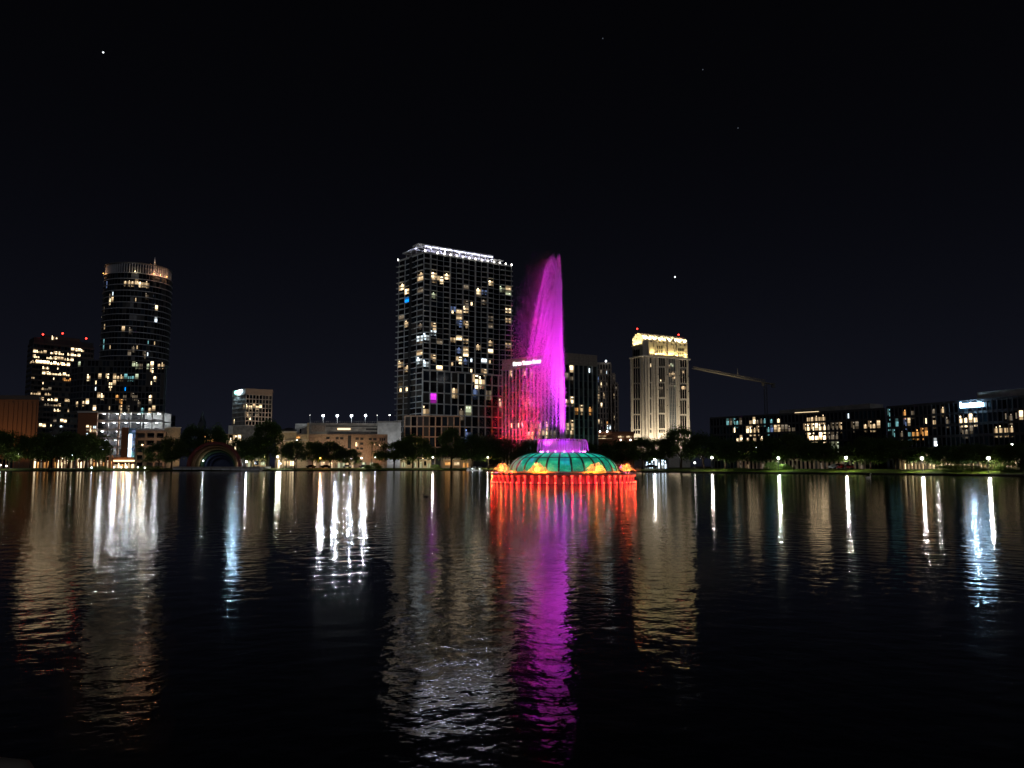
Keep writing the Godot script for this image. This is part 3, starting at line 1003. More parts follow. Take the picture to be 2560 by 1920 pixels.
func condo_tower() -> void:
	var top := pt(1060, 632, 467).y
	var c := flat(level(1060, 632, top))
	var l := flat(level(998, 654, top))
	var r := flat(level(1278, 667, top))
	var b := building("condo_tower", "tallest dark glass condominium tower with a white lit roof canopy, left of the fountain jet", [l, c, r], top, M.dark_wall)
	var lf := face_basis(l, c)
	var ff := face_basis(c, r)
	var ll := l.distance_to(c)
	var fl := c.distance_to(r)
	var mid := hit(1060, 924, c, r).y
	var foot := hit(1060, 1092, c, r).y
	facade(b, c, r, mid, top, 22, 14, {"slab": M.slab_thin, "slab_h": 0.22, "slab_out": 0.12, "mull": M.slab_thin, "mull_w": 0.22, "mull_out": 0.2})
	facade(b, c, r, foot, mid - 0.3, 6, 13, {"slab": M.slab_pale, "slab_h": 0.7, "slab_out": 0.5, "mull": M.slab_pale, "mull_w": 0.55, "mull_out": 0.6, "mull_name": "column"})
	facade(b, l, c, foot, top, 32, 4, {"slab": M.slab_thin, "slab_h": 0.3, "slab_out": 0.3, "mull": M.slab_thin, "mull_w": 0.2, "mull_out": 0.2})
	var fh := (top - mid) / 22
	var pw := fl / 14
	for k in 22:
		for g in [[0, 2], [3, 1], [5, 2], [9, 2], [12, 2]]:
			if k == 21 and g[0] == 3:
				continue
			bx(b, "balcony_slab", M.slab_pale, on_face(c, ff, (g[0] + g[1] / 2.0) * pw + (0.8 if g[0] == 12 else 0.0), mid + k * fh + 0.05, 0.55), Vector3(g[1] * pw - 0.4, 0.42, 1.3), ff)
	var lh := (top - foot) / 32
	for k in range(1, 32):
		bx(b, "balcony_slab", M.slab_pale, on_face(l, lf, ll * 0.1 - 0.6, foot + k * lh, 0.35), Vector3(ll * 0.2 + 1.9, 0.42, 1.5), lf)
		bx(b, "balcony_slab", M.slab_pale, on_face(l, lf, ll * 0.86, foot + k * lh, 0.4), Vector3(ll * 0.27, 0.42, 1.3), lf)
	for j in [1, 4, 6, 8, 10]:
		bx(b, "column", M.slab_pale, on_face(c, ff, j * pw, (mid + top) / 2, 0.3), Vector3(0.75, top - mid, 0.7), ff)
	bx(b, "dark_recess", M.dark_wall, on_face(l, lf, ll * 0.5, (foot + top) / 2, 0.25), Vector3(2.2, top - foot, 0.8), lf)
	light_up(zoomed(960, 580, 0.3618, "335,268,W 270,270,w 420,283,W 235,320,w 265,310,w 325,305,w 375,315,W 135,385,W 165,380,X 150,455,B 545,380,d 630,397,W 675,405,b 720,330,W 800,382,g 845,382,w 840,425,g 495,522,b 545,525,W 460,567,Ws 500,567,w 500,602,w 720,590,d 840,533,W 845,607,w 270,655,d 325,655,w 500,640,b 550,648,w 715,665,d 245,700,C 330,690,C 270,700,C 460,718,w 500,718,W 550,730,w 365,740,d 715,740,w 235,745,d 660,772,w 500,795,b 545,797,w 545,832,W 720,815,W 850,755,w 495,870,W 540,870,b 240,890,C 310,890,C 265,850,w 325,850,w 670,885,C 135,915,w 160,915,w 400,938,W 670,960,w 620,1010,W 665,1010,W 490,1065,w 620,1090,b 730,1100,d 360,1145,P 795,1165,g 580,1215,g 275,1235,w 530,1215,d 310,1290,W 350,1290,w 405,1295,W 460,1300,W 485,1300,W 575,1348,b 170,605,w 125,1100,Ws 180,1100,Ws 320,425,g 270,385,d 625,480,Ws 670,475,d 545,495,d 655,440,d 620,885,Cs 750,890,ws 480,905,ws 120,605,d 620,960,Ws"))
	finish_panes(b)
	# roof: parapet, lamps along the edge, raised white canopy on posts with light strips
	bx(b, "parapet", M.slab_pale, on_face(c, ff, fl / 2, top + 0.3, -0.2), Vector3(fl + 0.6, 1.0, 1.2), ff)
	bx(b, "parapet", M.slab_pale, on_face(l, lf, ll / 2 - 0.7, top + 0.3, -0.25), Vector3(ll - 0.2, 1.003, 1.1), lf)
	var lamps := []
	for j in 15:
		if j != 1:
			lamps.append(on_face(c, ff, clampf(j * pw, 0.4, fl + 0.2), top + 1.25, 0.55))
	lamps.append(on_face(l, lf, -0.8, top + 1.25, 0.4))
	for p in lamps:
		part(b, "edge_lamp", ball(0.42), M.lamp_white, Transform3D(Basis.IDENTITY, p))
		omni(b, p, Color(0.84, 0.9, 1), 80.0, 0.24)
	var cy := top + 5.2
	var c0 := -3.5
	var c1 := fl * 0.79
	bx(b, "roof_canopy", M.canopy_white, on_face(c, ff, (c0 + c1) / 2, cy, -4.6), Vector3(c1 - c0, 0.9, 7.5), ff)
	bx(b, "roof_canopy", M.canopy_white, on_face(c, ff, fl * 0.86, cy - 1.6, -4.6), Vector3(fl * 0.13, 0.7, 5), ff)
	for k in 10:
		bx(b, "light_strip", M.strip_violet, on_face(c, ff, lerpf(3.2, c1 - 2.0, k / 9.0), cy - 0.6, -0.95), Vector3((c1 - 6) / 11.5, 0.28, 0.3), ff)
	for k in 11:
		bx(b, "canopy_post", M.canopy_white, on_face(c, ff, lerpf(0.8, c1 - 0.6, k / 10.0), top + 2.6, -1.4), Vector3(0.4, 4.4, 0.4), ff)
	bx(b, "penthouse", mat("penthouse_wall", Color(0.35, 0.33, 0.36), 0.8), on_face(c, ff, c1 * 0.52, top + 2.0, -7.0), Vector3(c1 * 0.9, 4.0, 4.0), ff)
	bx(b, "roof_canopy", M.canopy_white, on_face(l, lf, ll * 0.36, top + 4.6, -3.4), Vector3(ll * 0.5, 0.7, 6), lf)
	bx(b, "light_strip", M.strip_violet, on_face(l, lf, ll * 0.5, top + 5.15, -1.2), Vector3(ll * 0.46, 0.3, 0.4), lf)
	for k in 3:
		bx(b, "canopy_post", M.canopy_white, on_face(l, lf, ll * (0.2 + 0.2 * k), top + 2.4, -1.8), Vector3(0.4, 4.0, 0.4), lf)
	for k in 5:
		omni(b, on_face(c, ff, lerpf(4.0, c1 - 3.0, k / 4.0), cy - 1.1, -1.0), Color(0.72, 0.75, 1), 24.0, 0.3)
	# lower storeys at the street
	var pl := pt(1012, 1040, 452)
	var pr := pt(1150, 1040, 455)
	var p := building("condo_podium", "low podium with warmly lit windows at the foot of the tallest tower", [flat(pl), flat(pr)], pl.y, M.dark_wall)
	facade(p, flat(pl), flat(pr), 1.0, pl.y, 5, 9, {"slab": M.peach, "slab_h": 0.7, "slab_out": 0.4, "mull": M.peach, "mull_w": 0.7, "mull_out": 0.5, "mull_name": "column"})
	light_rows([[1047, 1065, 1150, "W"], [1047, 1010, 1040, "d"], [1062, 1085, 1100, "d"]], 6.0)
	finish_panes(p)
	for k in 5:
		var q := pt(1040 + 45 * k, 1125, 447 - 2 * k)
		floodlight(p, q, q + Vector3(0, 12, -8), Color(1, 0.55, 0.22), 26.0, 50.0, M.lamp_warm)

func bank_building() -> void:
	var top := pt(1410, 882, 430).y
	var c := flat(level(1410, 882, top))
	var l := flat(level(1257, 900, top))
	var r := flat(level(1491, 889, top))
	var b := building("bank_building", "dark wedge shaped office block with a white lit bank sign, behind the jet", [l, c, r], top - 0.4, M.dark_wall)
	var eave := hit(1410, 911, c, r).y
	facade(b, l, c, 2.0, eave, 13, 17, {"slab": M.dark_frame, "slab_h": 0.5, "slab_out": -0.1, "mull": M.fin, "mull_w": 0.42, "mull_out": 0.7, "mull_name": "fin"})
	facade(b, c, r, 2.0, eave, 13, 7, {"slab": M.dark_frame, "slab_h": 0.5, "slab_out": -0.1, "mull": M.fin, "mull_w": 0.42, "mull_out": 0.7, "mull_name": "fin"})
	light_up(zoomed(1250, 850, 0.1567, "1135,430,W 1065,985,w 1135,985,W 1210,1110,o 1285,1110,w 1425,1115,o 1050,1305,w 1135,1310,w 1060,1430,d 1140,1430,w 1405,470,Cs 1060,540,d 1130,540,d 175,520,W 385,495,w 495,475,w 430,700,w 490,1015,w 430,1020,d 545,1015,d 670,1320,w 735,1320,w 785,1320,w 540,1330,d 600,1330,d 440,1440,w 495,1430,W 550,1440,w 660,1420,w 720,1430,w 785,1430,W 840,1430,d 905,1415,d 165,1320,Ws 290,1320,Ws 380,700,d"))
	finish_panes(b)
	for f in [[l, c, 17], [c, r, 7]]:
		var bs := face_basis(f[0], f[1])
		var pw: float = f[0].distance_to(f[1]) / f[2]
		for j in f[2]:
			bx(b, "parapet_panel", M.tan_panel, on_face(f[0], bs, (j + 0.5) * pw, (eave + top) / 2, 0.25 + 0.1 * (j % 2)), Vector3(pw - 0.12, top - eave, 0.9), bs)
			for k in 3:
				bx(b, "panel_rib", M.tan_panel, on_face(f[0], bs, (j + 0.5) * pw, lerpf(eave, top, 0.2 + 0.3 * k), 0.72 + 0.1 * (j % 2)), Vector3(pw * 0.8, 0.3, 0.2), bs)
	# sign: capitals with smaller capitals behind each initial
	var sign_ := Node3D.new()
	sign_.name = "bank_sign"
	b.add_child(sign_)
	var bs := face_basis(l, c)
	var s0 := hit(1286, 915.5, l, c)
	var s1 := hit(1356.5, 905.5, l, c)
	var tall := hit(1286, 906.0, l, c).y - s0.y
	var font := SystemFont.new()
	font.font_names = PackedStringArray(["Droid Sans"])
	font.font_weight = 700
	var letters := []
	var wide := 0.0
	for ch in "Fifth Third Bank":
		if ch == " ":
			wide += 0.42
			continue
		var big := ch == ch.to_upper()
		var tm := TextMesh.new()
		tm.text = ch.to_upper()
		tm.font = font
		tm.font_size = 64
		tm.depth = 0.12
		tm.pixel_size = (1.0 if big else 0.78) / 46.0
		tm.horizontal_alignment = HORIZONTAL_ALIGNMENT_LEFT
		tm.vertical_alignment = VERTICAL_ALIGNMENT_BOTTOM
		var bb := tm.get_aabb()
		letters.append([tm, wide - bb.position.x, -bb.position.y])
		wide += bb.size.x + 0.11
	var k := (s1.x - s0.x) / wide
	for q in letters:
		part(sign_, "sign_letter", q[0], M.sign_white, Transform3D(bs * Basis.from_scale(Vector3(k, tall * 1.0, 1.5)), on_face(l, bs, s0.x + q[1] * k, s0.y + q[2] * tall, 1.05)))
	# floodlights at the foot: amber along the left wing, green along the right
	for j in 4:
		var p := on_face(l, bs, lerpf(3, 26, j / 3.0), 3.0, 7.0)
		floodlight(b, p, p + Vector3(0, 10, 0) - bs.z * 6, Color(1, 0.5, 0.18), 16.0, 40.0, M.lamp_warm)
	var rs := face_basis(c, r)
	for j in 4:
		var p := on_face(c, rs, lerpf(1, 16, j / 3.0), 3.0, 8.0)
		floodlight(b, p, p + Vector3(0, 26, 0) - rs.z * 7, Color(0.3, 1, 0.7), 34.0, 28.0, M.lamp_green)

func stepped_condo() -> void:
	var blocks := [[1492, 1527, 910, 520, 13, 5], [1527, 1537, 936, 516, 11, 2], [1537, 1544, 960, 512, 9, 1]]
	var b: Node3D
	var first := true
	for k in blocks:
		var p := pt(k[0], k[2], k[3])
		var q := pt(k[1], k[2], k[3])
		if first:
			b = building("stepped_condo", "brown apartment tower with stepped roof between the bank block and the floodlit tower", [flat(p), flat(q)], p.y, M.dark_wall)
			first = false
		else:
			var d := (flat(p) + flat(q)).normalized() * 18.0
			part(b, "wall", prism([flat(p) + d * 0.03, flat(q) + d * 0.03, flat(q) + d, flat(p) + d], 0, p.y), M.dark_wall)
		facade(b, flat(p), flat(q), 22.0, p.y, k[4], k[5], {"slab": M.tan_panel, "slab_h": 0.7, "slab_out": 0.4, "mull": M.tan_panel, "mull_w": 0.9, "mull_out": 0.5, "mull_name": "pier"})
		bx(b, "parapet", M.tan_panel, (p + q) / 2 + Vector3(0, 0.4, -1), Vector3(q.x - p.x, 1.2, 2))
	light_up(zoomed(1250, 850, 0.1567, "1620,645,W 1640,830,w 1820,850,W 1615,1065,W 1820,1250,W 1700,1270,o 1715,1360,C 1740,1390,C 1835,725,d 1690,540,Cs 1555,580,b 1630,495,d 1800,605,d 1830,1370,d 1550,770,d 1550,840,w 1550,930,d 1550,1300,w 1720,680,d 1640,1330,d"), 16.0)
	finish_panes(b)
	var m := pt(1515, 905, 519)
	part(b, "roof_lamp", ball(0.5), M.lamp_cool, Transform3D(Basis.IDENTITY, m + Vector3(0, 0.6, 0)))
	bx(b, "roof_mast", M.steel, m + Vector3(0, -1.0, -0.5), Vector3(0.4, 3.6, 0.4))
	# brick podium in front
	var p := pt(1486, 1079, 455)
	var q := pt(1585, 1082, 455)
	var g := building("brick_garage", "low orange brick parking block beside the floodlit tower", [flat(p), flat(q)], p.y, M.brick, -0.5, 0.1)
	var bs := face_basis(flat(p), flat(q))
	for j in 3:
		bx(g, "brick_band", M.brick, on_face(flat(p), bs, flat(p).distance_to(flat(q)) / 2, p.y - 1.6 - 3.2 * j, 0.3), Vector3(flat(p).distance_to(flat(q)), 1.5, 0.8), bs)
	for w in [[1493, 1085, 1515, 1089], [1520, 1085, 1536, 1089], [1545, 1088, 1560, 1092], [1566, 1088, 1580, 1092], [1493, 1094, 1530, 1097]]:
		pane_at(g, flat(p), flat(q), w[0], w[1], w[2], w[3], "w", 0.05)
	for u in [1500, 1518, 1552, 1576]:
		var lp := pt(u, 1079 if u < 1540 else 1100, 453.5)
		bx(g, "lamp_bracket", M.pole, lp - Vector3(0, 0.8, 0.4), Vector3(0.15, 1.4, 0.15))
		part(g, "roof_lamp", ball(0.4), M.lamp_white, Transform3D(Basis.IDENTITY, lp))
		omni(g, lp, Color(1, 0.85, 0.65), 22.0, 0.24)

func lit_tower() -> void:
	var ledge := pt(1606.6, 889.4, 560).y
	var c := flat(level(1606.6, 889.4, ledge))
	var l := flat(level(1577, 896, ledge))
	var r := flat(level(1721, 899, ledge))
	var b := building("floodlit_tower", "floodlit pale stone office tower with a golden arched crown, right of the fountain", [l, c, r], ledge, M.stone, -0.5, 0.0)
	var lf := face_basis(l, c)
	var ff := face_basis(c, r)
	var ll := l.distance_to(c)
	var fl := c.distance_to(r)
	var eave := hit(1607, 848, c, r).y
	var tip := hit(1607, 829, c, r).y
	# crown block and barrel roof along the long side
	var ins := 0.9
	var q := [flat(on_face(l, lf, ins, 0, -ins)), flat(on_face(c, ff, ins, 0, -ins)), flat(on_face(c, ff, fl - ins, 0, -ins))]
	q[0] = l + (c - l).normalized() * ins + Vector2(ff.x.x, ff.x.z) * ins
	q[1] = c - (c - l).normalized() * ins + Vector2(ff.x.x, ff.x.z) * ins
	q[2] = r - (c - l).normalized() * ins - Vector2(ff.x.x, ff.x.z) * ins
	part(b, "crown_wall", prism([q[0], q[1], q[2], q[0] + q[2] - q[1]], ledge - 0.2, eave), M.stone)
	var half: float = q[0].distance_to(q[1]) / 2
	var st := begin()
	var axis: Vector2 = (q[2] - q[1]).normalized()
	var side: Vector2 = (q[0] - q[1]).normalized()
	var mid: Vector2 = (q[0] + q[1]) / 2
	var len: float = q[1].distance_to(q[2])
	var arc := []
	for k in 15:
		var an := PI * k / 14
		arc.append([-cos(an) * half, sin(an) * (tip - eave)])
	for k in 14:
		var f0: Vector2 = mid + side * arc[k][0]
		var f1: Vector2 = mid + side * arc[k + 1][0]
		var p0 := Vector3(f0.x, eave + arc[k][1], f0.y)
		var p1 := Vector3(f1.x, eave + arc[k + 1][1], f1.y)
		var go := Vector3(axis.x, 0, axis.y) * len
		quad(st, p0, p1, p1 + go, p0 + go)
		for e in [Vector3.ZERO, go]:
			for w in [Vector3(mid.x, eave, mid.y) + e, p0 + e, p1 + e]:
				st.add_vertex(w)
	part(b, "barrel_roof", done(st), M.stone_trim)
	for k in 15:   # ribs over the barrel
		var rs := begin()
		var go := Vector3(axis.x, 0, axis.y) * (len * k / 14.0)
		for j in 7:
			var f0: Vector2 = mid + side * arc[j][0] * 1.02
			var f1: Vector2 = mid + side * arc[j + 1][0] * 1.02
			bar(rs, Vector3(f0.x, eave + arc[j][1] * 1.02, f0.y) + go, Vector3(f1.x, eave + arc[j + 1][1] * 1.02, f1.y) + go, 0.4)
		part(b, "roof_rib", rs.commit(), M.stone_trim)
	# cornice and piers
	bx(b, "cornice", M.stone_trim, on_face(c, ff, fl / 2, ledge, 0.4), Vector3(fl + 2.0, 0.9, 1.6), ff)
	bx(b, "cornice", M.stone_trim, on_face(l, lf, ll / 2, ledge, 0.4), Vector3(ll + 1.2, 0.905, 1.6), lf)
	bx(b, "cornice", M.stone_trim, on_face(c, ff, fl / 2, eave, -ins + 0.5), Vector3(fl - 1.2, 0.5, 0.9), ff)
	for w in [[1610, 1615.5, 1.1], [1617.5, 1622, 0.7], [1631, 1636, 0.7], [1637.5, 1645.5, 1.2], [1664, 1669.5, 1.0], [1691, 1697.5, 1.0], [1718.5, 1722.5, 1.0]]:
		on_wall(b, "pier", c, r, w[0], 891.5, w[1], 1135, M.stone, 0.0, w[2])
	for w in [[1577.5, 1582.5], [1601.5, 1605.5]]:
		on_wall(b, "pier", l, c, w[0], 897, w[1], 1135, M.stone, 0.0, 0.8)
	# window strips in tiers, three to a group
	var tiers := [[894, 915.5], [919.5, 955], [958.5, 994], [998, 1032.5], [1036.5, 1071], [1074.5, 1082]]
	for t in tiers:
		for k in 3:
			pane_at(b, l, c, 1584.2 + 5.6 * k, t[0] + 2, 1588.9 + 5.6 * k, t[1] + 2, "glass_black", 0.1)
			pane_at(b, c, r, 1647.2 + 5.1 * k, t[0], 1651.6 + 5.1 * k, t[1], "glass_black", 0.1)
			pane_at(b, c, r, 1700.2 + 5.5 * k, t[0] + 3.5, 1705.0 + 5.5 * k, t[1] + 2.5, "glass_black", 0.1)
		for k in 2:
			on_wall(b, "mullion", l, c, 1588.9 + 5.6 * k, t[0] + 2, 1589.8 + 5.6 * k, t[1] + 2, M.stone_trim, 0.0, 0.3)
			on_wall(b, "mullion", c, r, 1651.6 + 5.1 * k, t[0], 1652.3 + 5.1 * k, t[1], M.stone_trim, 0.0, 0.3)
			on_wall(b, "mullion", c, r, 1705.0 + 5.5 * k, t[0] + 3.5, 1705.7 + 5.5 * k, t[1] + 2.5, M.stone_trim, 0.0, 0.3)
		pane_at(b, c, r, 1624.6, t[0], 1628.4, t[1], "glass_curtain", 0.1)
	# curtain wall bay of blue glass
	var ca := hit(1670, 897, c, r)
	var cb := hit(1690.5, 1100, c, r)
	var a2 := flat(on_face(c, ff, ca.x, 0, 0.5))
	var c2 := flat(on_face(c, ff, cb.x, 0, 0.5))
	facade(b, a2, c2, cb.y, ca.y, 20, 4, {"slab": M.mid_frame, "slab_h": 0.35, "slab_out": 0.05, "mull": M.fin, "mull_w": 0.3, "mull_out": 0.25})
	light_up(zoomed(1480, 780, 0.2532, "755,532,w 775,532,g 793,532,g 755,585,w 775,585,w 795,585,w 812,585,w 790,637,w 808,637,w 760,738,d 780,738,d 800,738,d 815,738,g"))
	finish_panes(b, 290, ["glass_teal", "glass_teal", "glass_blue"])
	for w in [[1703, 1007, 1709, 965, "w"], [1650, 948, 1652, 953, "W"], [1625.5, 908, 1627.5, 914, "W"], [1704, 962, 1714, 970, "w"], [1706, 926, 1711, 931, "w"], [1648, 1051, 1656, 1058, "d"]]:
		pane_at(b, c, r, w[0], minf(w[1], w[3]) if w[1] < 1000 else 964, w[2], maxf(w[1], w[3]) if w[1] < 1000 else 970, w[4], 0.3)
	for v in [897, 936, 974, 1013]:
		for u in [[1643, 0], [1666, 1], [1696, 4], [1718.5, 5]]:
			on_wall(b, "wall_vent", c, r, u[0] - 0.9, v + u[1] - 1, u[0] + 0.9, v + u[1] + 1, M.dark_wall, 1.0, 1.3)
	# crown windows
	var cq := [q[1], q[2]]
	for g in [[1642, 864], [1695, 871]]:
		for row in 2:
			for k in 3:
				pane_at(b, cq[0], cq[1], g[0] + 5.2 * k, g[1] + 11 * row, g[0] + 3.4 + 5.2 * k, g[1] + 8 + 11 * row, "glass_curtain", 0.1)
	for k in 9:
		if k != 4:
			pane_at(b, cq[0], cq[1], 1626 + 10.4 * k, 849.5 + 1.35 * k, 1630 + 10.4 * k, 855 + 1.35 * k, "glass_curtain", 0.1)
	for u in [1618, 1636, 1661, 1668, 1684, 1690, 1714]:
		on_wall(b, "crown_pier", cq[0], cq[1], u, 851, u + 3.0, 888, M.stone, 0.0, 0.8)
	for k in 3:
		pane_at(b, q[0], q[1], 1584.5 + 5.4 * k, 874, 1588.5 + 5.4 * k, 889, "glass_black", 0.1)
		for row in 3:
			pane_at(b, q[0], q[1], 1586 + 5.4 * k, 833.5 + 6 * row, 1588 + 5.4 * k, 837 + 6 * row, "glass_curtain", 0.08)
	# golden crown lamps on the cornice, roof lamps at the eave, beacons, and white floods at the foot
	for k in 9:
		var p := on_face(c, ff, lerpf(fl * 0.2, fl - 2.5, k / 8.0), ledge + 0.7, 0.75)
		floodlight(b, p, p + Vector3(0, 12, 0) - ff.z * 2.6, Color(1, 0.76, 0.30), 120.0, 55.0, M.lamp_warm)
		p = on_face(c, ff, lerpf(3, fl - 2.5, k / 8.0), eave + 0.6, 0.3)
		floodlight(b, p, p + Vector3(0, 5, 0) - ff.z * 4.0, Color(1, 0.84, 0.46), 180.0, 65.0, M.lamp_warm)
	for k in 3:
		var p := on_face(l, lf, ll * (0.25 + 0.25 * k), ledge + 8.0, 1.0)
		bx(b, "lamp_bracket", M.pole, p - Vector3(0, 0.3, 0) - lf.z * 0.9, Vector3(0.2, 0.2, 2.0), lf)
		floodlight(b, p, p + Vector3(0, 9, 0) - lf.z * 2.4, Color(1, 0.78, 0.34), 110.0, 60.0, M.lamp_warm)
	for p in [pt(1593, 822, 572), pt(1696.5, 837, 584)]:
		part(b, "beacon_lamp", ball(0.55), M.lamp_red, Transform3D(Basis.IDENTITY, p))
		bx(b, "beacon_mast", M.pole, p - Vector3(0, 1.5, 0), Vector3(0.25, 3.0, 0.25))
		omni(b, p, Color(1, 0.02, 0.01), 10.0, 0.3)
	for k in 5:
		var p := on_face(c, ff, lerpf(1.0, fl - 2.0, k / 4.0), 8.0, 13.0)
		bx(b, "flood_mast", M.pole, p - Vector3(0, 4.0, 0), Vector3(0.3, 8.0, 0.3))
		floodlight(b, p, p + Vector3(0, 40, 0) - ff.z * 12.0, Color(1, 0.84, 0.60), 1000.0, 62.0, M.lamp_white)
	for k in 2:
		var p := on_face(l, lf, ll * (0.25 + 0.5 * k), 8.0, 13.0)
		bx(b, "flood_mast", M.pole, p - Vector3(0, 4.0, 0), Vector3(0.3, 8.0, 0.3))
		floodlight(b, p, p + Vector3(0, 40, 0) - lf.z * 12.0, Color(1, 0.84, 0.60), 1000.0, 62.0, M.lamp_white)

func crane() -> void:
	var piv := pt(1913, 957, 600)
	var tip := level(1733, 921, piv.y)
	var tail := piv + (piv - tip).normalized() * 15.5
	var t := thing("tower_crane", "long dim tower crane jib above the dark glass offices", "crane", Vector3(piv.x, GY, piv.z))
	var st := begin()
	for a in [Vector3(-0.9, 0, -0.9), Vector3(0.9, 0, -0.9), Vector3(-0.9, 0, 0.9), Vector3(0.9, 0, 0.9)]:
		bar(st, Vector3(piv.x, GY, piv.z) + a, piv + a, 0.22)
	var n := int(piv.y / 2.2)
	for k in n:
		for s in [-1, 1]:
			var y := GY + (piv.y - GY) * k / n
			var y2 := GY + (piv.y - GY) * (k + 1) / n
			bar(st, Vector3(piv.x - 0.9, y, piv.z + 0.9 * s), Vector3(piv.x + 0.9, y2, piv.z + 0.9 * s), 0.12)
			bar(st, Vector3(piv.x + 0.9 * s, y, piv.z - 0.9), Vector3(piv.x + 0.9 * s, y2, piv.z + 0.9), 0.12)
	part(t, "mast", st.commit(), M.dark_frame)
	st = begin()
	var e := (tip - piv).normalized()
	var w := e.cross(Vector3.UP).normalized()
	var len := piv.distance_to(tip)
	bar(st, piv + w * 0.8, tip + w * 0.8, 0.3)
	bar(st, piv - w * 0.8, tip - w * 0.8, 0.3)
	bar(st, piv + Vector3(0, 2.1, 0), tip + Vector3(0, 1.2, 0), 0.3)
	for k in 34:
		var p := piv + e * len * (k / 34.0)
		var q := piv + e * len * ((k + 0.5) / 34.0) + Vector3(0, 2.1 - 0.9 * k / 34.0, 0)
		var r := piv + e * len * ((k + 1) / 34.0)
		for s in [-0.8, 0.8]:
			bar(st, p + w * s, q, 0.13)
			bar(st, q, r + w * s, 0.13)
		bar(st, p - w * 0.8, r + w * 0.8, 0.1)
	part(t, "jib", st.commit(), M.crane_steel)
	st = begin()
	bar(st, piv + w * 0.8, tail + w * 0.8, 0.4)
	bar(st, piv - w * 0.8, tail - w * 0.8, 0.4)
	for k in 8:
		bar(st, piv.lerp(tail, k / 8.0) + w * 0.8, piv.lerp(tail, (k + 1) / 8.0) - w * 0.8, 0.15)
	part(t, "counter_jib", st.commit(), M.crane_steel)
	bx(t, "counterweight", M.dark_frame, tail + Vector3(0, -0.6, 0), Vector3(2.4, 3.6, 2.0))
	bx(t, "cab", M.crane_steel, piv + w * 1.8 + Vector3(0, -1.2, 0), Vector3(1.6, 2.0, 1.6))
	st = begin()
	var k2 := piv.lerp(tip, 0.42) + Vector3(0, 1.6, 0)
	bar(st, k2 - e * 0.8, k2 + Vector3(0, 4.6, 0), 0.2)
	bar(st, k2 + e * 0.8, k2 + Vector3(0, 4.6, 0), 0.2)
	part(t, "jib_frame", st.commit(), M.crane_steel)

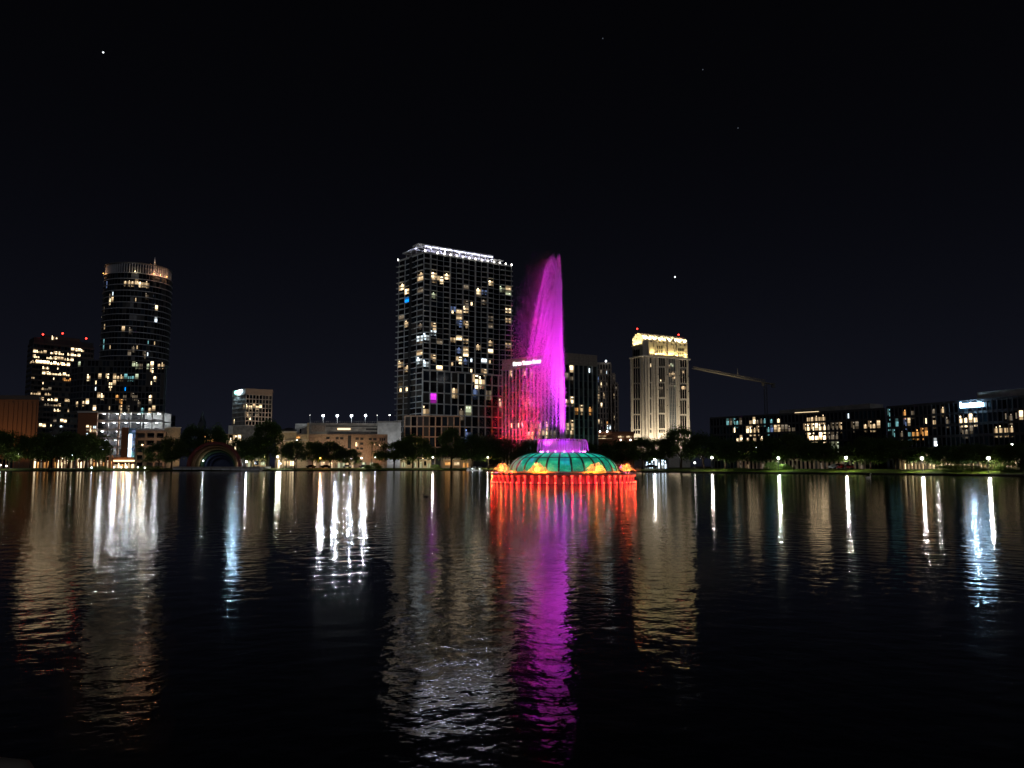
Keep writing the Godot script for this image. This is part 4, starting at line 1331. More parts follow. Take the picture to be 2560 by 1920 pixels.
func glass_offices() -> void:
	var top := pt(1775, 1046, 330).y
	var a := flat(level(1775, 1046, top))
	var c := flat(level(2211, 1022.0, top))
	var b := building("glass_office", "long dark glass office with a bright amber atrium, under the crane", [a, c], top, M.dark_wall)
	facade(b, a, c, 1.0, top, 6, 47, {"slab": M.dark_frame, "slab_h": 0.8, "slab_out": 0.0, "mull": M.dark_frame, "mull_w": 0.25, "mull_out": 0.12})
	light_up(zoomed(1760, 960, 0.1808, "640,510,w 695,505,W 800,505,d 1040,490,W 430,640,Xs 620,625,W 665,625,W 750,625,w 705,620,w 450,740,W 530,740,W 600,735,w 700,740,w 780,725,W 1000,615,w 1045,610,w 1160,605,d 965,600,d 330,480,t 380,490,d 430,500,t 480,550,t 530,490,d 860,545,t 900,560,t 950,520,t 880,640,t 920,620,b 740,500,d 1200,610,d 1260,610,d 1100,600,d 1380,580,w 2015,470,Cs"), 10.0)
	light_rows([[1049, 2021, 2066, "w"], [1066, 2021, 2066, "W"], [1087, 2021, 2066, "X"], [1104, 2028, 2062, "X"], [1066, 2066, 2104, "d"], [1087, 2068, 2100, "d"], [1104, 2068, 2098, "g"], [1066, 2098, 2104, "w"], [1069, 2130, 2150, "d"], [1069, 2158, 2212, "w"]], 9.0)
	finish_panes(b, 290, ["glass_black", "glass_black", "glass_black", "glass_teal"])
	var m0 := pt(1948, 1029, 345)
	var m1 := level(2175, 1012, m0.y)
	var bs := face_basis(flat(m0), flat(m1))
	bx(b, "roof_plant", M.concrete, (m0 + m1) / 2 - Vector3(0, 1.2, 0) - bs.z * 4, Vector3(m0.distance_to(m1), 3.4, 8), bs)
	for k in 6:
		bx(b, "eave_lamp", M.strip_warm, on_face(a, face_basis(a, c), a.distance_to(c) * (0.545 + 0.022 * k), top + 0.35, 0.2), Vector3(1.6, 0.12, 0.2), face_basis(a, c))
	var top2 := pt(2216, 1019, 262).y
	var a2 := flat(level(2216, 1019, top2))
	var c2 := flat(level(2640, 985, top2))
	var d := building("corner_office", "dark glass office carrying a blue white rooftop sign at the right edge", [a2, c2], top2, M.dark_wall)
	facade(d, a2, c2, 1.0, top2, 6, 36, {"slab": M.dark_frame, "slab_h": 0.8, "slab_out": 0.0, "mull": M.dark_frame, "mull_w": 0.25, "mull_out": 0.12})
	light_up(zoomed(2160, 960, 0.1808, "545,400,o 660,390,d 370,365,t 350,500,t 380,540,t 345,620,t 480,545,t 590,540,b 655,545,w 870,550,Ws 990,540,w 980,390,d 1095,370,w 1160,530,d 1980,400,Ws 2100,375,Ws 760,600,o 430,660,t 520,670,d 560,600,t 620,610,t 680,620,d 740,450,t"), 11.0)
	light_rows([[1052, 2393, 2450, "W"], [1079, 2276, 2318, "o"], [1079, 2404, 2440, "d"], [1079, 2484, 2542, "w"], [1058, 2508, 2542, "d"], [1036, 2508, 2542, "d"], [1036, 2543, 2600, "W"], [1058, 2543, 2600, "X"], [1082, 2543, 2600, "X"], [1100, 2330, 2350, "C"]], 10.0)
	finish_panes(d, 290, ["glass_teal", "glass_black", "glass_blue"])
	var es := face_basis(a2, c2)
	# the sign is too bright to read: a tall first character, a row of low ones, and a second short word
	var sg := Node3D.new()
	sg.name = "roof_sign"
	d.add_child(sg)
	var s0 := hit(2405.5, 1020.5, a2, c2)
	var per := (hit(2447, 1020.5, a2, c2).x - s0.x) / 41.5
	var shapes := [[0, 2.6, 14], [3.2, 5.0, 10], [8.8, 4.6, 10], [14.0, 5.0, 10], [19.6, 4.6, 10], [24.8, 5.0, 11], [30.4, 4.8, 10], [35.8, 5.2, 10], [43.5, 4.6, 11], [48.6, 4.6, 10.5], [53.8, 4.2, 9]]
	for w in shapes:
		var cyl := CylinderMesh.new()
		bx(sg, "sign_letter", M.sign_blue, on_face(a2, es, s0.x + (w[0] + w[1] / 2) * per, s0.y + w[2] * per / 2, 0.8), Vector3(w[1] * per, w[2] * per, 0.35), es)
	omni(d, on_face(a2, es, s0.x + 28 * per, s0.y + 0.8, 2.0), Color(0.42, 0.70, 1), 36.0, 0.24)
	bx(sg, "sign_rail", M.pole, on_face(a2, es, s0.x + 29 * per, s0.y - 0.2, 0.7), Vector3(60 * per, 0.25, 0.4), es)
	bx(d, "roof_plant", M.concrete, on_face(a2, es, a2.distance_to(c2) * 0.8, top2 + 1.2, -6), Vector3(26, 2.6, 8), es)

func round_tower() -> void:
	var near := pt(311, 655, 481)
	var mid := Vector3(near.x, GY, -500.5)
	var rad := 19.6
	var b := thing("round_tower", "dark round fronted glass tower with a finned orange lit crown at the left", "building", mid)
	var at := Transform3D(Basis.IDENTITY, Vector3(mid.x, 0, mid.z))
	var y0 := pt(311, 900, 481).y - 1.0
	var y1 := pt(311, 681, 481).y
	var nf := 15
	var away := atan2(-mid.x, -mid.z)
	part(b, "wall", sector(0, rad - 0.6, 0, y1, 0, TAU, 48), M.dark_wall, at)
	var fh := (y1 - y0) / nf
	var ring := sector(rad - 0.6, rad + 0.45, -0.2, 0.2, away - 1.9, away + 1.9, 44)
	for k in nf + 1:
		part(b, "floor_slab", ring, M.grey_slab, at * Transform3D(Basis.IDENTITY, Vector3(0, y0 + k * fh, 0)))
	var nb := 30
	for j in nb + 1:
		var an := away + lerpf(-1.6, 1.6, float(j) / nb)
		bx(b, "mullion", M.dark_frame, at.origin + Vector3(sin(an) * (rad - 0.1), (y0 + y1) / 2, cos(an) * (rad - 0.1)), Vector3(0.2, y1 - y0, 0.4), Basis(Vector3.UP, an))
	for k in nf:
		for j in nb:
			var an := away + lerpf(-1.6, 1.6, (j + 0.5) / nb)
			var p := at.origin + Vector3(sin(an) * (rad - 0.25), y0 + (k + 0.5) * fh, cos(an) * (rad - 0.25))
			var w := rad * 3.2 / nb
			var bs := Basis(Vector3.UP, an)
			panes.append({"at": p, "bs": bs, "w": w - 0.2, "h": fh - 0.45, "px": px(p), "size": (px(p + bs.x * w / 2) - px(p - bs.x * w / 2)).x, "style": "", "small": false})
	light_up(zoomed(200, 620, 0.1688, "300,510,b 395,490,b 340,500,b 740,500,w 680,500,w 790,505,w 860,515,w 900,520,W 960,530,w 1020,540,w 505,675,Cs 465,765,W 500,765,w 265,635,ws 970,670,Bs 1010,720,d 830,785,ws 450,655,d 1130,860,W 1120,1020,C 300,1060,W 360,1120,w 660,1195,w 775,1210,d 225,1345,w 300,1300,d 225,1425,w 370,1395,t 370,1500,t 465,1480,ws 770,1465,d 855,1510,ws 1005,1430,ts 1000,1530,Cs 1100,1380,ws 735,1570,d 945,1590,d 375,870,d"))
	finish_panes(b)
	# crown: floor ring, fins, top ring, lamps, lit mast
	var y2 := near.y
	part(b, "crown_ring", sector(rad - 2.2, rad + 0.3, y2 - 0.5, y2, 0, TAU, 56), M.mid_frame, at)
	part(b, "crown_drum", sector(0, rad - 5.0, y1, y2 - 1.4, 0, TAU, 40), M.dark_wall, at)
	for j in 44:
		var an := away + lerpf(-1.75, 1.75, j / 43.0)
		bx(b, "crown_fin", M.grey_slab, at.origin + Vector3(sin(an) * (rad - 0.8), (y1 + y2) / 2, cos(an) * (rad - 0.8)), Vector3(0.35, y2 - y1 - 0.8, 1.1), Basis(Vector3.UP, an))
	for s in [[0.62, "lamp_orange", Color(1, 0.5, 0.28), 30.0], [0.40, "lamp_orange", Color(1, 0.5, 0.28), 26.0], [-1.25, "lamp_orange", Color(1, 0.5, 0.22), 20.0], [-0.1, "lamp_warm", Color(1, 0.8, 0.5), 8.0], [0.86, "lamp_orange", Color(1, 0.48, 0.24), 22.0]]:
		var an: float = away + s[0]
		var p := at.origin + Vector3(sin(an) * (rad - 2.6), y1 + 1.2, cos(an) * (rad - 2.6))
		p = at.origin + Vector3(sin(an) * (rad + 1.4), y1 + 0.6, cos(an) * (rad + 1.4))
		bx(b, "lamp_bracket", M.pole, p - Vector3(sin(an), 0, cos(an)) * 0.9, Vector3(0.15, 0.15, 1.8), Basis(Vector3.UP, an))
		part(b, "crown_lamp", ball(0.22), M[s[1]], Transform3D(Basis.IDENTITY, p))
		omni(b, p, s[2], s[3], 0.24)
	var mp := at.origin + Vector3(sin(away + 0.48) * (rad - 1.0), 0, cos(away + 0.48) * (rad - 1.0))
	part(b, "mast", done(tube([mp + Vector3(0, y1 - 1, 0), mp + Vector3(0, y2 + 1, 0), mp + Vector3(0, y2 + 5.2, 0)], [0.5, 0.4, 0.06], 8)), M.canopy_white)
	for k in 2:
		var p := mp + Vector3(-1.6 + 3.2 * k, y2 + 0.3, 1.4)
		floodlight(b, p, mp + Vector3(0, y2 + 3.5, 0), Color(1, 0.5, 0.28), 30.0, 40.0, M.lamp_orange)
	# square lower block in front of the round shaft
	var top := pt(210, 900, 470).y
	var c := flat(level(210, 900, top))
	var r := flat(level(412.5, 902.5, top))
	var l := flat(level(180, 905, top))
	var low := pt(210, 1027, 470).y
	var d := building("tower_podium", "dark glass block with scattered lit windows at the foot of the round tower", [l, c, r], top, M.dark_wall, low - 0.2)
	facade(d, c, r, low, top, 8, 22, {"slab": M.dark_frame, "slab_h": 0.7, "slab_out": 0.05, "mull": M.dark_frame, "mull_w": 0.25, "mull_out": 0.12})
	facade(d, l, c, low, top, 8, 4, {"slab": M.mid_frame, "slab_h": 0.7, "slab_out": 0.05, "mull": M.dark_frame, "mull_w": 0.25, "mull_out": 0.12})
	light_up(zoomed(170, 870, 0.1447, "1130,250,g 1200,260,g 1290,270,d 1390,290,g 1440,300,W 1590,315,w 1640,320,w 1445,435,W 1520,450,W 360,475,W 540,480,w 670,480,W 700,470,W 780,500,w 850,500,w 920,500,w 1020,510,t 1060,515,t 1110,520,t 1160,520,t 1210,515,g 460,590,Ws 735,620,W 780,640,w 740,745,ws 450,705,Cs 1010,700,Bs 520,850,W 560,855,w 620,860,W 835,860,o 900,870,o 1005,865,d 1095,860,d 1170,870,d 1260,880,d 1440,560,Ws 1440,800,W 1420,910,d 320,975,W 430,985,W 280,975,w 730,990,ws 935,1000,w 1010,1010,d 1060,1010,d 1270,1030,t 1410,1030,w 1480,1040,w 190,250,g 160,890,w"), 12.0)
	finish_panes(d)
	# open parking levels below it, brightly lit
	var g := building("parking_garage", "open parking levels glowing white under the round tower", [flat(level(243, 1029, low)) , flat(level(409, 1029, low))], low - 0.5, M.concrete_white, -0.5, 0.0)
	var plan: Array = g.get_meta("plan")
	g.get_node("wall").queue_free()
	g.remove_child(g.get_node("wall"))
	var ga: Vector2 = plan[0]
	var gc: Vector2 = plan[1]
	var gs := face_basis(ga, gc)
	var gl := ga.distance_to(gc)
	var levels := 6
	var lh := (low - 3.0) / levels
	bx(g, "back_wall", M.concrete_white, on_face(ga, gs, gl / 2, low / 2, -11), Vector3(gl, low - 1.2, 0.4), gs)
	for k in levels + 1:
		bx(g, "deck", M.concrete_white, on_face(ga, gs, gl / 2, low - 0.8 - k * lh, -5.4), Vector3(gl, 0.35, 10.8), gs)
		bx(g, "guard_rail", M.concrete_white, on_face(ga, gs, gl / 2, low - 0.1 - k * lh, 0.05), Vector3(gl, 0.9, 0.2), gs)
	for j in 7:
		bx(g, "column", M.peach if j in [0, 2] else M.concrete_white, on_face(ga, gs, gl * j / 6.0, low / 2, -0.3), Vector3(0.8, low - 1.0, 0.9), gs)
	for k in levels:
		for j in 6:
			if k > 3 and j > 2:
				continue
			var p := on_face(ga, gs, gl * (j + 0.25 + 0.5 * rng.randf()) / 6.0, low - 1.35 - k * lh, -2.4)
			bx(g, "tube_lamp", M.lamp_cool, p, Vector3(1.2, 0.14, 0.3), gs)
			omni(g, p - Vector3(0, 0.2, 0), Color(0.9, 0.94, 1), 24.0, 0.24)
	for k in 2:
		for j in 4:
			car(on_face(ga, gs, gl * (0.42 + 0.14 * j + 0.03 * k), low - 0.8 - (k + 1) * lh + 0.175, -3.4), atan2(gs.z.x, gs.z.z) + PI / 2, M.car_dark, "dark car on the %s level of the white lit garage, %s from the left" % [["upper", "lower"][k], ["first", "second", "third", "last"][j]], "cars in the lit garage")
	var wl := flat(pt(196, 1030, 462))
	var wr := flat(pt(243, 1030, 463))
	var w := building("brick_annex", "plain brown brick block left of the white lit garage", [wl, wr], pt(196, 1030, 462).y, M.brick, -0.5, 0.0)
	bx(w, "coping", M.stone_trim, (pt(196, 1030, 461.8) + pt(243, 1030, 462.8)) / 2, Vector3(11.5, 0.8, 1.2))
	for k in 7:
		pane_at(w, wl, wr, 216 + (k % 3) * 9, 1062 + 9 * (k / 3), 222 + (k % 3) * 9, 1068 + 9 * (k / 3), ["W", "w", "C", "d"][k % 4])

func office_tower() -> void:
	var top := pt(84, 842, 560).y
	var c := flat(level(84, 842, top))
	var l := flat(level(71, 850, top))
	var r := flat(level(236, 858, top))
	var spandrel := mat("brown_spandrel", Color(0.055, 0.042, 0.034), 0.7)
	var b := building("office_tower", "brown banded office tower with many lit rows, left of the round tower", [l, c, r], top, M.dark_wall)
	var y1 := pt(84, 857, 560).y
	var y0 := pt(84, 1095, 560).y
	facade(b, c, r, y0, y1, 18, 18, {"slab": spandrel, "slab_h": 1.5, "slab_out": 0.15, "mull": M.dark_frame, "mull_w": 0.22, "mull_out": 0.05, "slab_name": "spandrel"})
	facade(b, l, c, y0, y1, 18, 2, {"slab": spandrel, "slab_h": 1.5, "slab_out": 0.15, "mull": M.dark_frame, "mull_w": 0.22, "mull_out": 0.05, "slab_name": "spandrel"})
	var rows := []
	for t in "420,770,1010,W 475,215,290,W 475,310,380,w 478,470,540,W 485,580,640,W 490,690,970,W 555,210,280,W 558,425,560,W 562,570,660,w 570,690,800,W 645,140,200,w 630,240,470,X 645,495,740,X 725,365,440,W 815,195,310,w 810,330,540,W 822,560,740,W 900,625,640,W 910,660,780,o 985,340,360,w 985,400,450,d 1060,180,300,w 1065,345,475,w 1070,600,620,d 1075,665,770,d 1155,290,350,w 1160,400,560,W 1168,650,760,w 1245,350,470,d 1250,540,600,w 1330,525,605,W 1340,720,760,w 1500,480,520,d 1500,600,700,W 1580,265,395,W 1590,580,640,C".split(" "):
		var f := t.split(",")
		rows.append([800 + float(f[0]) * 0.1688, 50 + float(f[1]) * 0.1688 - 2, 50 + float(f[2]) * 0.1688 + 2, f[3]])
	light_rows(rows, 5.6)
	light_up(zoomed(50, 800, 0.1688, "335,895,Ws 515,900,Ws 575,740,Ws 795,650,ws 470,1600,Ws 790,820,w"), 10.0)
	finish_panes(b)
	var bs := face_basis(c, r)
	bx(b, "roof_plant", spandrel, on_face(c, bs, c.distance_to(r) * 0.5, top + 1.0, -9), Vector3(24, 3.5, 9), bs)
	pane_at(b, c, r, 129, 838, 134, 846, "W", 0.8)
	pane_at(b, c, r, 139, 843, 142, 848, "W", 0.8)
	for p in [pt(107.5, 836, 562), pt(156.5, 833.5, 566), pt(215.5, 846, 578)]:
		part(b, "beacon_lamp", ball(0.6), M.lamp_red, Transform3D(Basis.IDENTITY, p))
		bx(b, "beacon_mast", M.pole, p - Vector3(0, 1.6, 0), Vector3(0.25, 3.2, 0.25))
		omni(b, p, Color(1, 0.02, 0.01), 14.0, 0.3)

func low_buildings() -> void:
	# brown ribbed block at the left edge
	var top := pt(98, 996, 420).y
	var a := flat(pt(-160, 996, 415))
	var c := flat(pt(98, 996, 420))
	var b := building("ribbed_block", "windowless brown ribbed block at the left edge", [a, c], top, M.brown_rib, -0.5, 0.0)
	var bs := face_basis(a, c)
	var fl := a.distance_to(c)
	for k in 22:
		bx(b, "wall_rib", M.brown_rib, on_face(a, bs, fl * (k + 0.5) / 22, top / 2 - 1.0, 0.2), Vector3(0.5 if k % 4 else 1.0, top - 2.5, 0.5), bs)
	bx(b, "roof_cap", M.dark_frame, on_face(a, bs, fl / 2, top + 0.4, -0.4), Vector3(fl + 0.4, 2.2, 1.8), bs)
	for k in 4:
		var p := on_face(a, bs, fl * (0.52 + 0.14 * k), 4.0, 15.0)
		bx(b, "flood_mast", M.pole, p - Vector3(0, 2, 0), Vector3(0.2, 4, 0.2))
		floodlight(b, p, p + Vector3(0, 18, 0) - bs.z * 15, Color(1, 0.55, 0.22), 75.0, 55.0, M.lamp_orange)

	# cream building with the blue slot
	top = pt(341, 1079, 392).y
	a = flat(pt(341, 1079, 392))
	c = flat(pt(412, 1079, 394))
	b = building("balcony_block", "peach building with deep dark balconies beside the blue lit slot", [a, c], top, M.peach, -0.5, 2.2)
	bs = face_basis(a, c)
	facade(b, a, c, 1.0, top, 5, 3, {"slab": M.peach, "slab_h": 1.3, "slab_out": 0.2, "mull": M.peach, "mull_w": 0.9, "mull_out": 0.1, "inset": 2.0, "mull_name": "pier"})
	finish_panes(b)
	for k in 5:
		bx(b, "balcony_rail", M.mid_frame, on_face(a, bs, a.distance_to(c) / 2, 1.0 + (k + 0.34) * (top - 1.0) / 5, -0.3), Vector3(a.distance_to(c), 0.12, 0.1), bs)
	var p0 := pt(411, 1070, 398)
	var p1 := pt(452, 1070, 398)
	b = building("cream_block", "plain cream wall block right of the dark balconies", [flat(p0), flat(p1)], p0.y, M.cream, -0.5, 0.0)
	bx(b, "coping", M.stone_trim, (p0 + p1) / 2 + Vector3(0, 0.2, 0), Vector3(p1.x - p0.x + 0.4, 0.5, 0.8))
	p0 = pt(305, 1069, 386)
	p1 = pt(322, 1069, 386)
	b = building("stair_tower", "orange brick stair tower left of the blue lit slot", [flat(p0), flat(p1)], p0.y, M.brick, -0.5, 0.0)
	bx(b, "brick_band", M.brick, (p0 + p1) / 2 + Vector3(0, -1.2, 0.1), Vector3(p1.x - p0.x + 0.2, 0.6, 0.5))
	p0 = pt(322, 1071, 388)
	p1 = pt(340, 1071, 388)
	b = building("glass_slot", "tall narrow stairwell glowing blue and white between brick and balconies", [flat(p0), flat(p1)], p0.y, mat("slot_wall", Color(0.10, 0.25, 0.42), 0.5), -0.5, 0.0)
	for k in 8:
		pane_at(b, flat(p0), flat(p1), 330, 1073 + 9 * k, 338, 1081 + 9 * k, "b" if k < 6 else "t")
	on_wall(b, "tube_lamp", flat(p0), flat(p1), 323.5, 1085, 328, 1142, M.tube_cool, 0.2, 0.5)
	omni(b, pt(326, 1112, 386.5), Color(0.75, 0.9, 1), 9.0, 0.3)
	p0 = pt(282, 1143, 372)
	p1 = pt(338, 1143, 372)
	b = building("entrance_canopy", "low entrance with an amber lit canopy below the brick stair tower", [flat(p0), flat(p1)], p0.y, M.brick, -0.5, 0.4)
	on_wall(b, "strip_lamp", flat(p0), flat(p1), 285, 1150, 337, 1154, M.strip_warm, 0.2, 1.6)
	on_wall(b, "canopy_fascia", flat(p0), flat(p1), 283, 1144, 338, 1149.5, M.brick, 0.0, 1.9)
	for k in 6:
		pane_at(b, flat(p0), flat(p1), 287 + 8.5 * k, 1156, 294 + 8.5 * k, 1166, ["w", "W", "o", "W", "w", "W"][k])
	for k in 3:
		omni(b, pt(292 + 18 * k, 1152, 368), Color(1, 0.62, 0.25), 5.0, 0.24)
	# shop fronts under the trees on the left
	p0 = pt(84, 1140, 366)
	p1 = pt(282, 1140, 370)
	b = building("shop_row", "row of amber lit shop fronts under the trees at the far left", [flat(p0), flat(p1)], p0.y, M.peach)
	facade(b, flat(p0), flat(p1), 0.9, p0.y, 1, 24, {"slab": M.peach, "slab_h": 0.8, "slab_out": 0.3, "mull": M.brick, "mull_w": 0.5, "mull_out": 0.2, "mull_name": "pier"})
	for p in panes:
		p.style = ["w", "o", "W", "w", "", "o", "d", "W"][rng.randi() % 8]
	finish_panes(b)
	p0 = pt(-60, 1146, 345)
	p1 = pt(34, 1146, 350)
	b = building("park_pavilion", "low dim brown pavilion at the far left shore", [flat(p0), flat(p1)], p0.y, M.brick)
	facade(b, flat(p0), flat(p1), 0.9, p0.y, 1, 10, {"slab": M.brick, "slab_h": 0.7, "mull": M.brick, "mull_w": 0.4})
	for p in panes:
		p.style = ["", "d", "o", ""][rng.randi() % 4]
	finish_panes(b)

	# gridded office with the teal sign
	top = pt(616, 971, 600).y
	c = flat(level(616, 971, top))
	var l := flat(level(583, 977, top))
	var r := flat(level(680.5, 974.5, top))
	b = building("grid_office", "square gridded office block with a pale cap and teal white sign", [l, c, r], top - 0.2, M.dark_wall)
	var cap := pt(616, 986, 600).y
	var low := pt(616, 1074, 600).y
	facade(b, c, r, low, cap, 8, 8, {"slab": M.grid_frame, "slab_h": 0.6, "slab_out": 0.3, "mull": M.grid_frame, "mull_w": 0.5, "mull_out": 0.35})
	facade(b, l, c, low, cap, 8, 10, {"slab": M.grid_frame, "slab_h": 0.6, "slab_out": 0.3, "mull": M.grid_frame, "mull_w": 0.25, "mull_out": 0.1})
	light_up(zoomed(570, 950, 0.0844, "480,800,w 580,790,W 650,800,W 700,790,W 760,800,w 860,800,W 940,800,W 580,1000,w 500,1000,d 640,1000,d 840,1025,d 680,1130,Xs 180,1170,W"), 8.0)
	finish_panes(b)
	var ff := face_basis(c, r)
	var lf := face_basis(l, c)
	bx(b, "cap_panel", M.cap_band, on_face(c, ff, c.distance_to(r) / 2, (cap + top) / 2, 0.0), Vector3(c.distance_to(r) + 0.6, top - cap, 1.0), ff)
	bx(b, "cap_panel", M.cap_band, on_face(l, lf, l.distance_to(c) / 2 - 0.3, (cap + top) / 2, 0.0), Vector3(l.distance_to(c) - 0.2, top - cap - 0.01, 1.01), lf)
	for k in 8:
		bx(b, "cap_joint", M.tan_panel, on_face(c, ff, c.distance_to(r) * (k + 0.5) / 8, cap + 1.4, 0.5), Vector3(0.5, 0.5, 0.2), ff)
	var sg := Node3D.new()
	sg.name = "cap_sign"
	b.add_child(sg)
	var s0 := hit(590.5, 984.5, l, c)
	var s1 := hit(608, 980, l, c)
	var unit := (s1.x - s0.x) / 8.0
	on_wall(sg, "sign_mark", l, c, 590, 978.5, 593.5, 984.5, M.sign_teal, 0.7, 1.0)
	for k in 7:
		bx(sg, "sign_letter", M.sign_blue, on_face(l, lf, s0.x + unit * (1.6 + k), lerpf(s0.y, s1.y, (k + 1) / 8.0) + (1.0 if k in [4, 6] else 0.75), 0.8), Vector3(unit * 0.84, 1.9 if k in [4, 6] else 1.4, 0.3), lf)
	omni(b, on_face(l, lf, (s0.x + s1.x) / 2, s0.y + 1.0, 2.2), Color(0.5, 0.78, 1), 150.0, 0.3)
	for k in 3:
		var fp := on_face(c, ff, c.distance_to(r) * (0.2 + 0.3 * k), 12.0, 30.0)
		bx(b, "flood_mast", M.pole, fp - Vector3(0, 6, 0), Vector3(0.3, 12, 0.3))
		floodlight(b, fp, on_face(c, ff, c.distance_to(r) / 2, top, 0), Color(1, 0.72, 0.48), 300.0, 40.0, M.lamp_warm)
	p0 = pt(572, 1065, 560)
	p1 = pt(660, 1065, 560)
	b = building("grey_annex", "dull grey annex at the foot of the gridded office", [flat(p0), flat(p1)], p0.y, M.concrete, -0.5, 0.0)
	bx(b, "side_bay", M.concrete_white, pt(577, 1075, 559.4), Vector3(3.0, 6.0, 1.0))
	bx(b, "coping", M.concrete_white, (p0 + p1) / 2 + Vector3(0, 0.15, 0.2), Vector3(p1.x - p0.x, 0.4, 0.8))

	# church spire
	var sp := pt(507, 1026, 620)
	var t := thing("church_spire", "thin dark church spire above the trees left of the band shell", "spire", Vector3(sp.x, GY, sp.z))
	var foot := pt(507, 1056, 620).y
	bx(t, "belfry", M.dark_frame, Vector3(sp.x, foot / 2, sp.z), Vector3(4.6, foot, 4.6))
	part(t, "spire_cone", done(tube([Vector3(sp.x, foot, sp.z), Vector3(sp.x, sp.y - 1.5, sp.z), Vector3(sp.x, sp.y, sp.z)], [2.7, 0.35, 0.08], 8)), M.dark_frame)

	# far dim block right of the round tower
	p0 = pt(411, 1040, 640)
	p1 = pt(438, 1040, 640)
	b = building("far_block", "faint far office block right of the round tower", [flat(p0), flat(p1)], p0.y, M.dark_frame, -0.5, 0.3)
	facade(b, flat(p0), flat(p1), 5, p0.y, 9, 5, {"slab": M.mid_frame, "slab_h": 0.7, "mull": M.dark_frame})
	finish_panes(b)

	# row behind the band shell with a lit upper porch
	p0 = pt(505, 1086, 420)
	p1 = pt(604, 1086, 420)
	b = building("porch_building", "low building with a lit upper porch behind the band shell", [flat(p0), flat(p1)], p0.y, M.cream)
	facade(b, flat(p0), flat(p1), 0.9, p0.y, 3, 9, {"slab": M.cream, "slab_h": 0.6, "slab_out": 0.4, "mull": M.cream, "mull_w": 0.5, "mull_name": "pier"})
	light_rows([[1093, 505, 560, "o"], [1093, 552, 580, "w"], [1106, 560, 604, "W"], [1122, 500, 604, "d"]], 8.0)
	finish_panes(b)

	# cream corner hotel and long cream block
	p0 = pt(690, 1078, 372)
	p1 = pt(741, 1080, 374)
	b = building("cream_hotel", "cream walled corner building right of the tallest tree", [flat(p0), flat(p1)], p0.y, M.cream, -0.5, 0.0)
	bx(b, "cornice", M.stone_trim, (p0 + p1) / 2 + Vector3(0, -0.2, 0.2), Vector3(p1.x - p0.x + 1.0, 0.6, 1.2))
	part(b, "hip_roof", done(tube([(p0 + p1) / 2 + Vector3(0, 0.1, -5), (p0 + p1) / 2 + Vector3(0, 2.0, -5)], [5.6, 1.5], 4)), M.dark_frame)
	bx(b, "string_course", M.stone_trim, (p0 + p1) / 2 + Vector3(0, -4.2, 0.1), Vector3(p1.x - p0.x, 0.3, 0.4))
	for k in 3:
		pane_at(b, flat(p0), flat(p1), 695 + 15 * k, 1147, 706 + 15 * k, 1164, ["W", "w", "W"][k])
	p0 = pt(740, 1086, 376)
	p1 = pt(771, 1086, 376)
	b = building("corner_wing", "narrow cream wing with a lit balcony beside the corner building", [flat(p0), flat(p1)], p0.y, M.cream, -0.5, 0.0)
	bx(b, "string_course", M.stone_trim, (p0 + p1) / 2 + Vector3(0, -2.6, 0.1), Vector3(p1.x - p0.x, 0.3, 0.4))
	pane_at(b, flat(p0), flat(p1), 739, 1089, 750, 1096, "o")
	bx(b, "pier", M.cream, pt(769.5, 1100, 375.4), Vector3(0.7, 16, 0.7))
	a = flat(pt(771, 1087, 378))
	c = flat(pt(969, 1093, 382))
	top = pt(771, 1087, 378).y
	b = building("long_cream_block", "long low cream building with small dark windows behind the round trees", [a, c], top, M.peach, -0.5, 0.0)
	bs = face_basis(a, c)
	bx(b, "parapet", M.peach, on_face(a, bs, a.distance_to(c) / 2, top + 0.1, 0.1), Vector3(a.distance_to(c), 0.5, 0.5), bs)
	bx(b, "roof_plant", M.concrete, on_face(a, bs, a.distance_to(c) * 0.5, top + 0.9, -3), Vector3(20, 1.6, 4), bs)
	for w in [[815.8, 1092, 824, 1098, 0], [840, 1092.5, 846.5, 1098.5, 0], [850.5, 1093, 858.5, 1098.7, 0], [889, 1093.5, 897, 1099.5, 0], [901, 1094, 908.7, 1100, 0], [922, 1095, 929.5, 1100.5, 0], [933, 1095, 941.5, 1101, 0], [949, 1095, 952, 1101.5, 0], [954, 1095, 957.5, 1101.5, 0], [959, 1095, 963, 1101.5, 0],
			[869.8, 1103.5, 875.5, 1111, 1], [889, 1104.5, 896, 1112, 1], [900.5, 1106, 908, 1112, 0], [936, 1108, 938.5, 1111, 1], [948, 1108.5, 952, 1113, 1], [891, 1118.5, 897, 1123.5, 0], [900.5, 1119, 908, 1124, 0]]:
		pane_at(b, a, c, w[0], w[1], w[2], w[3], "W" if w[4] else "glass_curtain")
	on_wall(b, "stair_recess", a, c, 870, 1085, 877.5, 1121, M.dark_wall, 0.1, 0.2)
	for w in [[782, 797], [802, 812], [822, 838], [845, 862], [866, 884], [905, 916], [925, 936]]:
		pane_at(b, a, c, w[0], 1150, w[1], 1163, "g" if int(w[0]) % 2 else "w")
	# grey garage with roof floodlights and the white wall beside it
	p0 = pt(771, 1057, 432)
	p1 = pt(945, 1056, 436)
	a = flat(p0)
	c = flat(p1)
	b = building("grey_garage", "grey parking garage with four bright roof floodlights", [a, c], p0.y, M.concrete, -0.5, 0.0)
	bs = face_basis(a, c)
	on_wall(b, "wall_panel", a, c, 779, 1063, 813, 1079, M.tan_panel, 0.0, 0.2)
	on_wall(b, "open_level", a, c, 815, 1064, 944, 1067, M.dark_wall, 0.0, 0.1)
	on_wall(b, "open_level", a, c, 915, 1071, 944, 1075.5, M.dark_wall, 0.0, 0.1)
	on_wall(b, "open_level", a, c, 915, 1079, 944, 1085, M.dark_wall, 0.0, 0.1)
